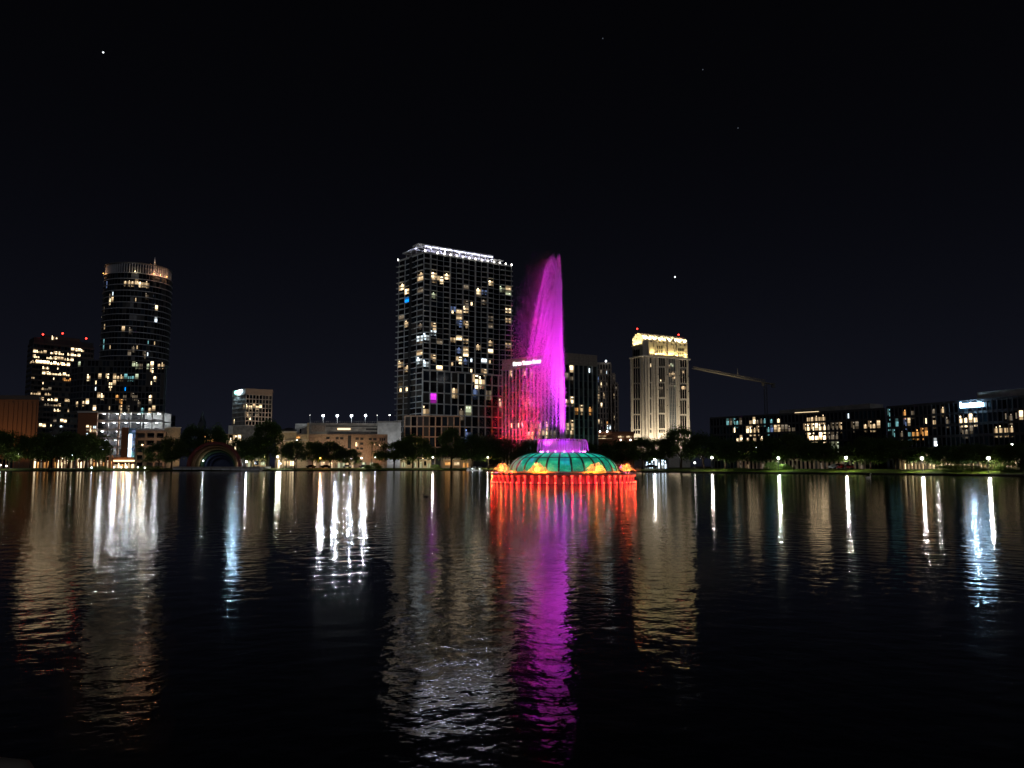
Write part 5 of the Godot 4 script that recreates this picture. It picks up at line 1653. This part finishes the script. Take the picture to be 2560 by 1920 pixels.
	on_wall(b, "strip_lamp", a, c, 844, 1070.5, 876, 1074.5, M.strip_warm, 0.1, 0.4)
	on_wall(b, "strip_lamp", a, c, 842, 1081.5, 866, 1083, M.strip_warm, 0.1, 0.4)
	bx(b, "roof_rail", M.steel, on_face(a, bs, a.distance_to(c) / 2, p0.y + 1.0, -0.2), Vector3(a.distance_to(c), 0.12, 0.1), bs)
	for k in 30:
		bx(b, "rail_post", M.steel, on_face(a, bs, a.distance_to(c) * (k + 0.5) / 30, p0.y + 0.5, -0.2), Vector3(0.1, 1.0, 0.1), bs)
	for u in [808, 843.5, 879, 914]:
		var hp := pt(u, 1039, 438)
		bx(b, "flood_mast", M.steel, Vector3(hp.x, (hp.y + p0.y) / 2, hp.z), Vector3(0.2, hp.y - p0.y, 0.2))
		bx(b, "lamp_bar", M.steel, hp - Vector3(0, 0.5, 0), Vector3(1.6, 0.15, 0.2))
		part(b, "roof_floodlamp", ball(0.62), M.lamp_cool, Transform3D(Basis.IDENTITY, hp))
		omni(b, hp + Vector3(0, 0, 0.95), Color(0.80, 0.90, 1), 180.0, 0.24)
	for u in [775, 943, 974]:
		var hp := pt(u, 1038, 440)
		bx(b, "light_pole", M.steel, Vector3(hp.x, (hp.y + p0.y) / 2, hp.z), Vector3(0.2, hp.y - p0.y, 0.2))
		part(b, "roof_lamp", ball(0.12 if u < 970 else 0.3), M.lamp_white, Transform3D(Basis.IDENTITY, hp))
	p0 = pt(944, 1056, 425)
	p1 = pt(1003, 1054, 425)
	b = building("white_wall_block", "blank grey white wall between the garage and the tallest tower", [flat(p0), flat(p1)], p0.y, M.concrete_white, -0.5, 0.0)
	bx(b, "coping", M.concrete, (p0 + p1) / 2 + Vector3(0, 0.2, 0.1), Vector3(p1.x - p0.x, 0.5, 0.7))
	p0 = pt(738, 1059, 450)
	p1 = pt(772, 1059, 450)
	b = building("grey_stair_block", "small grey block at the left end of the garage", [flat(p0), flat(p1)], p0.y, M.concrete, -0.5, 0.0)
	pane_at(b, flat(p0), flat(p1), 750, 1072, 753, 1083, "glass_black")
	for s in [[700, 366, 8, Color(1, 0.8, 0.5), "the left of the cream corner building"], [730, 366, 7, Color(1, 0.78, 0.48), "the right of the cream corner building"], [800, 370, 8, Color(1, 0.75, 0.5), "the left end of the long cream building"], [840, 370, 8, Color(1, 0.78, 0.5), "the long cream building, under its stair"], [885, 371, 9, Color(1, 0.72, 0.45), "the middle of the long cream building"], [930, 372, 8, Color(1, 0.6, 0.32), "the right end of the long cream building"], [960, 410, 10, Color(0.95, 0.97, 1), "the left half of the blank white wall"], [985, 412, 10, Color(0.95, 0.97, 1), "the right half of the blank white wall"], [820, 420, 12, Color(1, 0.9, 0.75), "the left half of the grey garage"], [890, 420, 12, Color(1, 0.9, 0.75), "the right half of the grey garage"], [430, 386, 8, Color(1, 0.7, 0.4), "the plain cream wall left of the band shell"], [380, 382, 8, Color(1, 0.62, 0.32), "the peach balconies"], [600, 540, 14, Color(1, 0.9, 0.7), "the dull grey annex"]]:
		var q := pt(s[0], 1130, s[1])
		q.y = GY + s[2] * 0.5
		var t2 := thing("street_floodlight", "street floodlight aimed at " + s[4], "floodlight", Vector3(q.x, GY, q.z), "floodlights behind the trees")
		bx(t2, "pole", M.pole, Vector3(q.x, (q.y + GY) / 2, q.z), Vector3(0.15, q.y - GY, 0.15))
		floodlight(t2, q, q + Vector3(0, 5, -8), s[3], 34.0 if s[1] < 400 else 60.0, 60.0, M.lamp_warm)
	# lit walls at street level between trunks, middle shore
	for w in [[1000, 1045, 1147, "cream", "yellow lit wall with a doorway left of the white shore lamp", 1.0], [1048, 1078, 1149, "cream", "short yellow lit wall behind the white shore lamp", 1.0], [615, 668, 1148, "cream", "pale lit wall right of the band shell", 0.8], [1105, 1180, 1148, "peach", "low amber lit cafe behind the middle trees", 0.7]]:
		p0 = pt(w[0], w[2], shore_depth(w[0]) + 26)
		p1 = pt(w[1], w[2], shore_depth(w[1]) + 26)
		b = building("lit_kiosk", w[4], [flat(p0), flat(p1)], p0.y, M[w[3]], -0.5, 0.0)
		bx(b, "coping", M.stone_trim, (p0 + p1) / 2 + Vector3(0, 0.1, 0), Vector3(p0.distance_to(p1) + 0.3, 0.3, 0.8))
		for k in 3:
			pane_at(b, flat(p0), flat(p1), lerpf(w[0], w[1], 0.1 + 0.3 * k), w[2] + 4, lerpf(w[0], w[1], 0.28 + 0.3 * k), w[2] + 15, ["g", "glass_black", "g"][k] if w[3] == "cream" else ["o", "w", "o"][k])
		for k in 2:
			var lp := pt(lerpf(w[0], w[1], 0.3 + 0.4 * k), w[2] - 3, shore_depth(w[0]) + 23)
			bx(b, "lamp_bracket", M.pole, lp + Vector3(0, 0.1, -1.2), Vector3(0.1, 0.1, 2.4))
			part(b, "wall_lamp", ball(0.16), M.lamp_warm, Transform3D(Basis.IDENTITY, lp))
			omni(b, lp, Color(1, 0.85, 0.5), 10.0 * w[5], 0.15)
	# lakeside restaurant on the right
	p0 = pt(2250, 1144, shore_depth(2250) + 34)
	p1 = pt(2545, 1144, shore_depth(2545) + 34)
	b = building("lakeside_restaurant", "long low restaurant with amber lit windows behind the right hand trees", [flat(p0), flat(p1)], p0.y, M.cream)
	facade(b, flat(p0), flat(p1), 0.9, p0.y, 1, 30, {"slab": M.cream, "slab_h": 0.7, "slab_out": 0.6, "mull": M.cream, "mull_w": 0.45, "mull_out": 0.3, "mull_name": "pier"})
	for p in panes:
		p.style = ["W", "w", "W", "w", "d", "W"][rng.randi() % 6]
	finish_panes(b)
	p0 = pt(2312, 1122, shore_depth(2312) + 60)
	p1 = pt(2352, 1122, shore_depth(2352) + 60)
	b = building("upper_pavilion", "small lit upper pavilion above the restaurant roof", [flat(p0), flat(p1)], p0.y, M.cream)
	facade(b, flat(p0), flat(p1), 3.0, p0.y, 1, 5, {"slab": M.cream, "slab_h": 0.6, "mull": M.dark_frame, "mull_w": 0.3})
	for p in panes:
		p.style = ["w", "W"][rng.randi() % 2]
	finish_panes(b)
	p0 = pt(1845, 1150, shore_depth(1845) + 40)
	p1 = pt(2160, 1150, shore_depth(2160) + 40)
	b = building("park_row", "low dim row of park buildings behind the trees under the glass office", [flat(p0), flat(p1)], p0.y, M.peach)
	facade(b, flat(p0), flat(p1), 0.9, p0.y, 1, 30, {"slab": M.peach, "slab_h": 0.7, "mull": M.peach, "mull_w": 0.5, "mull_name": "pier"})
	for p in panes:
		p.style = ["", "d", "", "w", "", "d", "", ""][rng.randi() % 8]
	finish_panes(b)
	p0 = pt(1612, 1146, shore_depth(1612) + 42)
	p1 = pt(1668, 1146, shore_depth(1668) + 42)
	b = building("white_lobby", "bright white lit lobby seen between trunks right of the fountain", [flat(p0), flat(p1)], p0.y, M.concrete_white)
	facade(b, flat(p0), flat(p1), 0.9, p0.y, 1, 7, {"slab": M.concrete_white, "slab_h": 0.5, "mull": M.steel, "mull_w": 0.25})
	for p in panes:
		p.style = "C"
	finish_panes(b)

func band_shell() -> void:
	var z := -(shore_depth(530) + 6.0)
	var c := pt(534, 1166, -z)
	var base := 1.9
	var t := thing("band_shell", "dark rainbow banded half dome stage shell with a white lamp inside", "band shell", Vector3(c.x, 0.2, z))
	var rx := 11.4
	var ry: float = pt(534, 1104, -z).y - base
	for k in 6:
		var st := begin()
		var o := 1.0 - 0.105 * k
		var i := 1.0 - 0.105 * (k + 1)
		var z0 := z - 1.7 * k
		var z1 := z0 - 1.75
		for j in 28:
			var a := PI * j / 28
			var b := PI * (j + 1) / 28
			var pa := Vector3(c.x - cos(a) * rx * o, base + sin(a) * ry * o, 0)
			var pb := Vector3(c.x - cos(b) * rx * o, base + sin(b) * ry * o, 0)
			var qa := Vector3(c.x - cos(a) * rx * i, base + sin(a) * ry * i, 0)
			var qb := Vector3(c.x - cos(b) * rx * i, base + sin(b) * ry * i, 0)
			var f := Vector3(0, 0, z0)
			var g := Vector3(0, 0, z1)
			quad(st, qa + f, pa + f, pb + f, qb + f)
			quad(st, qa + g, qa + f, qb + f, qb + g)
			quad(st, pa + f, pa + g, pb + g, pb + f)
		part(t, "shell_band", done(st), M["shell%d" % k])
	bx(t, "back_wall", M.shell5, Vector3(c.x, base + 2.2, z - 10.6), Vector3(rx * 1.0, 4.6, 0.3))
	var s0 := pt(432, 1178, -z - 3)
	var s1 := pt(650, 1178, -z - 3)
	bx(t, "stage", M.concrete, Vector3((s0.x + s1.x) / 2, 0.85, z - 4.0), Vector3(s1.x - s0.x, 2.1, 15.0))
	for k in 9:
		bx(t, "stage_panel", M.concrete_white, Vector3(lerpf(s0.x, s1.x, (k + 0.5) / 9.0), 0.75, z + 3.55), Vector3((s1.x - s0.x) / 9 - 0.5, 0.7, 0.16))
	var lp := pt(508, 1152, -z + 4.0)
	bx(t, "lamp_stand", M.pole, Vector3(lp.x, (lp.y + base) / 2, lp.z), Vector3(0.12, lp.y - base, 0.12))
	part(t, "stage_lamp", ball(0.24), M.lamp_cool, Transform3D(Basis.IDENTITY, lp))
	spot(t, lp + Vector3(0, 0, 0.1), EYE + Vector3(0, 0, -40), Color(0.85, 0.93, 1), 60.0, 60.0, 0.2)

func shore_life() -> void:
	var trees := [
		[-30, 1070, 95, 14, "leftmost dark oak at the picture's edge, before the brown ribbed block"], [22, 1076, 85, 9, "dark oak before the right half of the brown ribbed block"], [75, 1088, 80, 12, "dark oak under the left edge of the banded office tower"],
		[122, 1080, 85, 8, "dark oak below the middle of the banded office tower"], [170, 1078, 85, 11, "dark oak before the brick annex, beside the white lit garage"], [213, 1080, 75, 9, "dark oak just left of the amber entrance canopy"], [248, 1092, 50, 16, "small dark tree before the white lit garage"],
		[395, 1106, 60, 10, "low dark tree under the balconies of the peach building"], [428, 1090, 62, 12, "dark tree at the left foot of the band shell"], [478, 1058, 62, 24, "tall dark tree behind the left half of the band shell"], [530, 1056, 66, 26, "tall dark tree right of the church spire"],
		[598, 1092, 50, 24, "dark tree behind the right rim of the band shell"], [628, 1094, 56, 13, "dark tree between the band shell and the tallest shore tree"], [668, 1045, 80, 14, "tallest dark tree of the shore, before the gridded office"], [737, 1098, 50, 8, "slim dark tree before the narrow cream wing"],
		[782, 1102, 62, 10, "first of the round trees before the long cream building"], [826, 1102, 66, 12, "second round tree before the long cream building, under the garage floodlights"], [872, 1120, 56, 7, "low round tree before the long cream building"], [985, 1096, 92, 9, "broad dark oak before the blank white wall"],
		[1032, 1084, 88, 13, "broad dark oak before the podium of the tallest tower"], [1128, 1066, 62, 8, "upright dark tree below the lower floors of the tallest tower"], [1180, 1082, 62, 12, "dark tree right of the upright tree, below the tallest tower"], [1222, 1086, 66, 9, "reddened dark tree left of the fountain"], [1268, 1096, 66, 14, "dark tree behind the left of the fountain, below the bank block"],
		[1320, 1100, 70, 12, "dark tree hidden in part behind the left side of the fountain dome"], [1385, 1092, 80, 16, "dark tree straight behind the fountain's water curtain"], [1450, 1098, 75, 12, "dark tree just right of the fountain's water curtain"], [1502, 1102, 72, 10, "dark tree before the brick parking block"], [1556, 1098, 72, 14, "dark tree at the left foot of the floodlit tower"],
		[1606, 1090, 66, 11, "dark tree before the foot of the floodlit tower"], [1652, 1088, 62, 17, "dark tree before the middle of the floodlit tower"], [1702, 1058, 80, 20, "tall dark tree before the right edge of the floodlit tower"], [1760, 1076, 78, 15, "dark tree between the floodlit tower and the glass office"], [1812, 1090, 80, 12, "dark oak before the left end of the glass office"],
		[1868, 1098, 84, 16, "dark oak below the left lit rows of the glass office"], [1925, 1090, 84, 14, "dark oak left of the brightest white shore lamp"], [1985, 1080, 88, 11, "pale trunked oak beside the brightest white shore lamp"], [2050, 1100, 84, 14, "dark oak below the amber atrium"], [2112, 1108, 88, 10, "low dark oak right of the amber atrium"],
		[2176, 1090, 92, 13, "dark oak between the two glass offices"], [2240, 1088, 96, 11, "dark oak below the teal glass corner of the right office"], [2310, 1116, 80, 8, "low dark oak at the left end of the restaurant"], [2370, 1112, 88, 14, "dark oak before the middle of the restaurant"], [2430, 1108, 92, 9, "dark oak below the blue white rooftop sign"], [2486, 1112, 88, 12, "lit leaning oak behind the rightmost white lamp"], [2552, 1104, 100, 8, "rightmost dark oak at the picture's edge"]]
	for t in trees:
		tree(t[0], t[1], t[2], t[3], t[4], "trees along the far shore")
	palm(262, 1083, 18, 4.2, "tall palm before the white lit garage")
	palm(276, 1112, 14, 3.6, "amber lit palm left of the entrance canopy")
	palm(341, 1108, 10, 3.8, "stout palm before the blue lit slot")
	palm(357, 1114, 12, 2.6, "slim palm under the small warm star like lamp")
	palm(703, 1108, 12, 2.6, "thin dark palm before the cream corner building")
	palm(716, 1103, 16, 3.0, "dark palm right of the thin palm by the cream corner building")
	palm(928, 1102, 20, 3.4, "lone palm before the right end of the long cream building")
	palm(2255, 1120, 10, 3.0, "palm at the left end of the restaurant")
	for s in [[1850, 6, 1.0, 7.0, "low grassy shrub below the left of the glass office"], [1935, 9, 2.6, 8.0, "lit shrub left of the brightest white shore lamp"], [1962, 8, 2.0, 6.0, "lit shrub beneath the brightest white shore lamp"], [2380, 10, 1.4, 12.0, "hedge before the restaurant, left part"], [2420, 9, 1.5, 13.0, "hedge before the restaurant, middle part"], [2540, 9, 2.2, 12.0, "hedge at the right edge of the lawn"],
			[640, 6, 1.2, 12.0, "low dark hedge right of the stage"], [940, 9, 3.0, 7.0, "yellow lit shrub before the long cream building"], [920, 8, 2.2, 5.0, "smaller yellow lit shrub before the long cream building"], [1090, 8, 2.2, 7.0, "green shrub right of the middle white lamp"], [245, 5, 1.6, 14.0, "dark hedge at the water left of the entrance canopy"], [380, 5, 2.0, 16.0, "dark hedge at the water left of the stage"]]:
		shrub(s[0], s[1], s[2], s[3], s[4])
	# lamps: u, v, metres behind the edge, tint, energy
	for s in [[1, 1163, 3, "white", 9, "bright low light at the left edge of the picture"], [16, 1165, 4, "white", 8, "low light second from the left edge"], [47, 1136, 9, "white", 7, "pale park lamp under the second oak from the left"], [111, 1098, 20, "white", 8, "high street lamp among the crowns before the banded office tower"], [182, 1138, 9, "cool", 8, "bright park lamp left of the entrance canopy"],
			[229, 1169, 2, "cool", 8, "low light at the water's edge below the brick annex"], [285, 1168, 2, "white", 9, "low water edge light under the left end of the entrance canopy"], [303, 1168, 2, "white", 6, "low water edge light below the brick stair tower"], [316, 1168, 2, "white", 6, "low water edge light below the middle of the entrance canopy"], [345, 1168, 2, "white", 8, "low water edge light below the stout palm"], [362, 1169, 2, "white", 8, "low water edge light right of the stout palm"], [356, 1112, 24, "warm", 9, "small warm star like lamp by the peach balconies"],
			[616, 1154, 7, "cool", 18, "bright cool lamp at the right end of the stage"], [596, 1157, 5, "cool", 2, "thin faint light at the right rim of the band shell"], [694, 1142, 13, "green", 16, "greenish white lamp beside the thin palm"], [662, 1141, 16, "warm", 6, "warm lamp below the tallest shore tree"], [742, 1100, 24, "white", 9, "upper white lamp before the narrow cream wing"], [741, 1114, 20, "cool", 4, "lower cool lamp before the narrow cream wing"], [701, 1159, 9, "white", 8, "low white light at the foot of the thin palm"],
			[801, 1145, 6, "orange", 12, "lone orange park lamp before the long cream building"], [862, 1146, 10, "white", 4, "left of two small lamps under the low round tree"], [878, 1147, 10, "white", 4, "right of two small lamps under the low round tree"], [904, 1145, 9, "white", 9, "white lamp right of the low round tree"], [938, 1143, 10, "cool", 7, "cool lamp beside the yellow lit shrub"], [1082, 1143, 6, "white", 18, "round white park lamp below the tallest tower"], [1219, 1143, 6, "white", 18, "round white park lamp left of the fountain"], [1230, 1144, 14, "orange", 10, "small orange lamp just left of the fountain"],
			[1636, 1148, 16, "white", 14, "white lamp before the bright lobby right of the fountain"], [1780, 1144, 5, "white", 15, "white lamp left of the glass office's first oak"], [1893, 1118, 18, "white", 14, "high white lamp among crowns below the glass office"], [1946, 1145, 5, "green", 34, "brightest white shore lamp, beside the pale trunked oak"], [2115, 1144, 5, "white", 24, "white lamp below the right end of the glass office"], [2305, 1146, 5, "white", 30, "white lamp at the left end of the restaurant"], [2340, 1112, 30, "white", 12, "small white lamp above the restaurant roof"], [2471, 1145, 5, "white", 32, "rightmost bright white lamp before the leaning oak"], [2530, 1112, 26, "white", 6, "small high lamp at the right edge"], [1737, 1157, 12, "white", 4, "small faint lamp among trunks right of the floodlit tower"]]:
		park_lamp(s[0], s[1], s[2], s[3], s[4], s[5])
	# cars on the street behind the lawn
	car(ashore(778, 15), 0.1, M.car_dark, "dark car parked left of the lone orange lamp")
	car(ashore(815, 15), -0.05, M.car_dark, "dark car parked right of the lone orange lamp")
	car(ashore(868, 15.5), 0.05, M.car_silver, "silver car parked under the low round tree")
	car(ashore(910, 15), 3.1, M.car_dark, "dark car parked left of the yellow lit shrub")
	car(ashore(1628, 22), 0.3, M.car_dark, "dark car before the bright white lobby")
	car(ashore(2112, 13), 0.35, M.car_red, "red car parked behind the lawn under the white lamp")
	car(ashore(2092, 13.5), 0.35, M.car_silver, "silver car parked left of the red car")
	# moored boats by the middle shore
	for k in 3:
		var p := ashore(1172 + 14 * k, -3.5, 0.0)
		var t := thing("pedal_boat", ["white pedal boat moored left of two others below the tallest tower", "middle one of three moored white pedal boats", "moored white pedal boat nearest the fountain"][k], "boat", p, "moored pedal boats")
		part(t, "hull", done(tube([p + Vector3(-1.3, 0.25, 0), p + Vector3(-1.0, 0.12, 0), p + Vector3(0, 0.1, 0), p + Vector3(0.9, 0.14, 0), p + Vector3(1.4, 0.34, 0)], [0.1, 0.42, 0.52, 0.4, 0.08], 10)), M.white_paint)
		bx(t, "seat", M.white_paint, p + Vector3(-0.3, 0.8, 0), Vector3(0.7, 0.5, 0.8))
		bx(t, "canopy", M.white_paint, p + Vector3(-0.1, 1.75, 0), Vector3(1.7, 0.08, 1.1))
		for s in [-0.7, 0.6]:
			bx(t, "canopy_post", M.white_paint, p + Vector3(s, 1.2, 0.3), Vector3(0.06, 1.1, 0.06))
	var dp := ashore(1190, -5.0, 0.0)
	var dock := thing("boat_dock", "low wooden dock with two white lights beside the moored boats", "dock", dp)
	for k in 16:
		bx(dock, "plank", M.palm_bark, dp + Vector3(-4.5 + 0.6 * k, 0.5, 1.8), Vector3(0.55, 0.08, 1.6))
	for k in 4:
		bx(dock, "pile", M.palm_bark, dp + Vector3(-4.4 + 2.9 * k, 0.2, 2.5), Vector3(0.22, 1.4, 0.22))
	for k in 2:
		var lp := dp + Vector3(-1.6 + 3.4 * k, 0.95, 2.5)
		part(dock, "dock_lamp", ball(0.14), M.lamp_cool, Transform3D(Basis.IDENTITY, lp))
		omni(dock, lp, Color(0.9, 0.95, 1), 3.0, 0.12)
	var sw := pt(2171, 1195.5, 136)
	bird(Vector3(sw.x, 0, sw.z), 1.1, 0.3, M.feather_white, 1.0, "swan", "white swan on the water before the right hand lawn", "swan")
	var dk := pt(1065, 1241, 53)
	bird(Vector3(dk.x, 0, dk.z), 0.42, 2.9, M.feather_dark, 0.25, "duck", "small dark duck on the water left of the fountain", "duck")
	# a stone at the near edge
	var rk := pt(14, 1950, 5.4)
	var t := thing("shore_stone", "pale stone at the bottom left corner", "stone", Vector3(rk.x, 0, rk.z))
	part(t, "stone", done(tube([Vector3(rk.x - 0.22, 0.0, rk.z), Vector3(rk.x - 0.1, 0.03, rk.z), Vector3(rk.x + 0.1, 0.02, rk.z), Vector3(rk.x + 0.2, -0.02, rk.z)], [0.03, 0.1, 0.09, 0.03], 9)), M.rock)

func stars() -> void:
	for s in [[258, 131, 2.6, 0, "bright star high at the upper left"], [1687.5, 692.5, 2.4, 0, "brightest star, above the crane"], [1507, 96, 1.8, 1, "faint star near the top of the picture"], [1757, 174, 1.8, 1, "faint star high right of the middle"], [1845, 320, 1.8, 1, "faint star between the brightest star and the top"]]:
		var p := pt(s[0], s[1], 2400)
		var t := thing("star", s[4], "star", p, "stars in the night sky")
		part(t, "star_disc", ball(s[2], 6, 10), M.star_faint if s[3] else M.star_white, Transform3D(Basis.IDENTITY, p))

# ---------------------------------------------------------------- scene
const WAVES := 0.082
const JET := 620.0

func _ready() -> void:
	rng.seed = 20190707
	var cam := Camera3D.new()
	cam.name = "camera"
	cam.fov = rad_to_deg(2.0 * atan(960.0 / LENS))
	cam.near = 0.1
	cam.far = 6000.0
	cam.position = EYE
	cam.rotation.x = TILT
	add_child(cam)
	cam.current = true
	var sky_m := ProceduralSkyMaterial.new()
	sky_m.sky_top_color = Color(0.012, 0.012, 0.018)
	sky_m.sky_horizon_color = Color(0.085, 0.092, 0.13)
	sky_m.sky_curve = 0.12
	sky_m.ground_bottom_color = Color(0.01, 0.01, 0.012)
	sky_m.ground_horizon_color = Color(0.05, 0.05, 0.06)
	var sky := Sky.new()
	sky.sky_material = sky_m
	var env := Environment.new()
	env.background_mode = Environment.BG_SKY
	env.sky = sky
	env.tonemap_mode = Environment.TONE_MAPPER_LINEAR
	env.tonemap_exposure = 1.0
	env.sdfgi_enabled = true
	env.ssao_enabled = true
	env.ssil_enabled = true
	var we := WorldEnvironment.new()
	we.name = "environment"
	we.environment = env
	add_child(we)
	var moon := DirectionalLight3D.new()   # the moon behind the camera, with the glow of the rest of the town
	moon.name = "moon"
	moon.light_color = Color(0.93, 0.95, 1.0)
	moon.light_energy = 0.065
	moon.light_angular_distance = 6.0
	moon.sky_mode = DirectionalLight3D.SKY_MODE_LIGHT_ONLY
	moon.rotation_degrees = Vector3(-22, 14, 0)
	moon.shadow_enabled = true
	add_child(moon)

	materials()
	lake()
	land()
	make_tree_meshes()
	condo_tower()
	bank_building()
	stepped_condo()
	lit_tower()
	crane()
	glass_offices()
	round_tower()
	office_tower()
	low_buildings()
	band_shell()
	fountain()
	shore_life()
	stars()
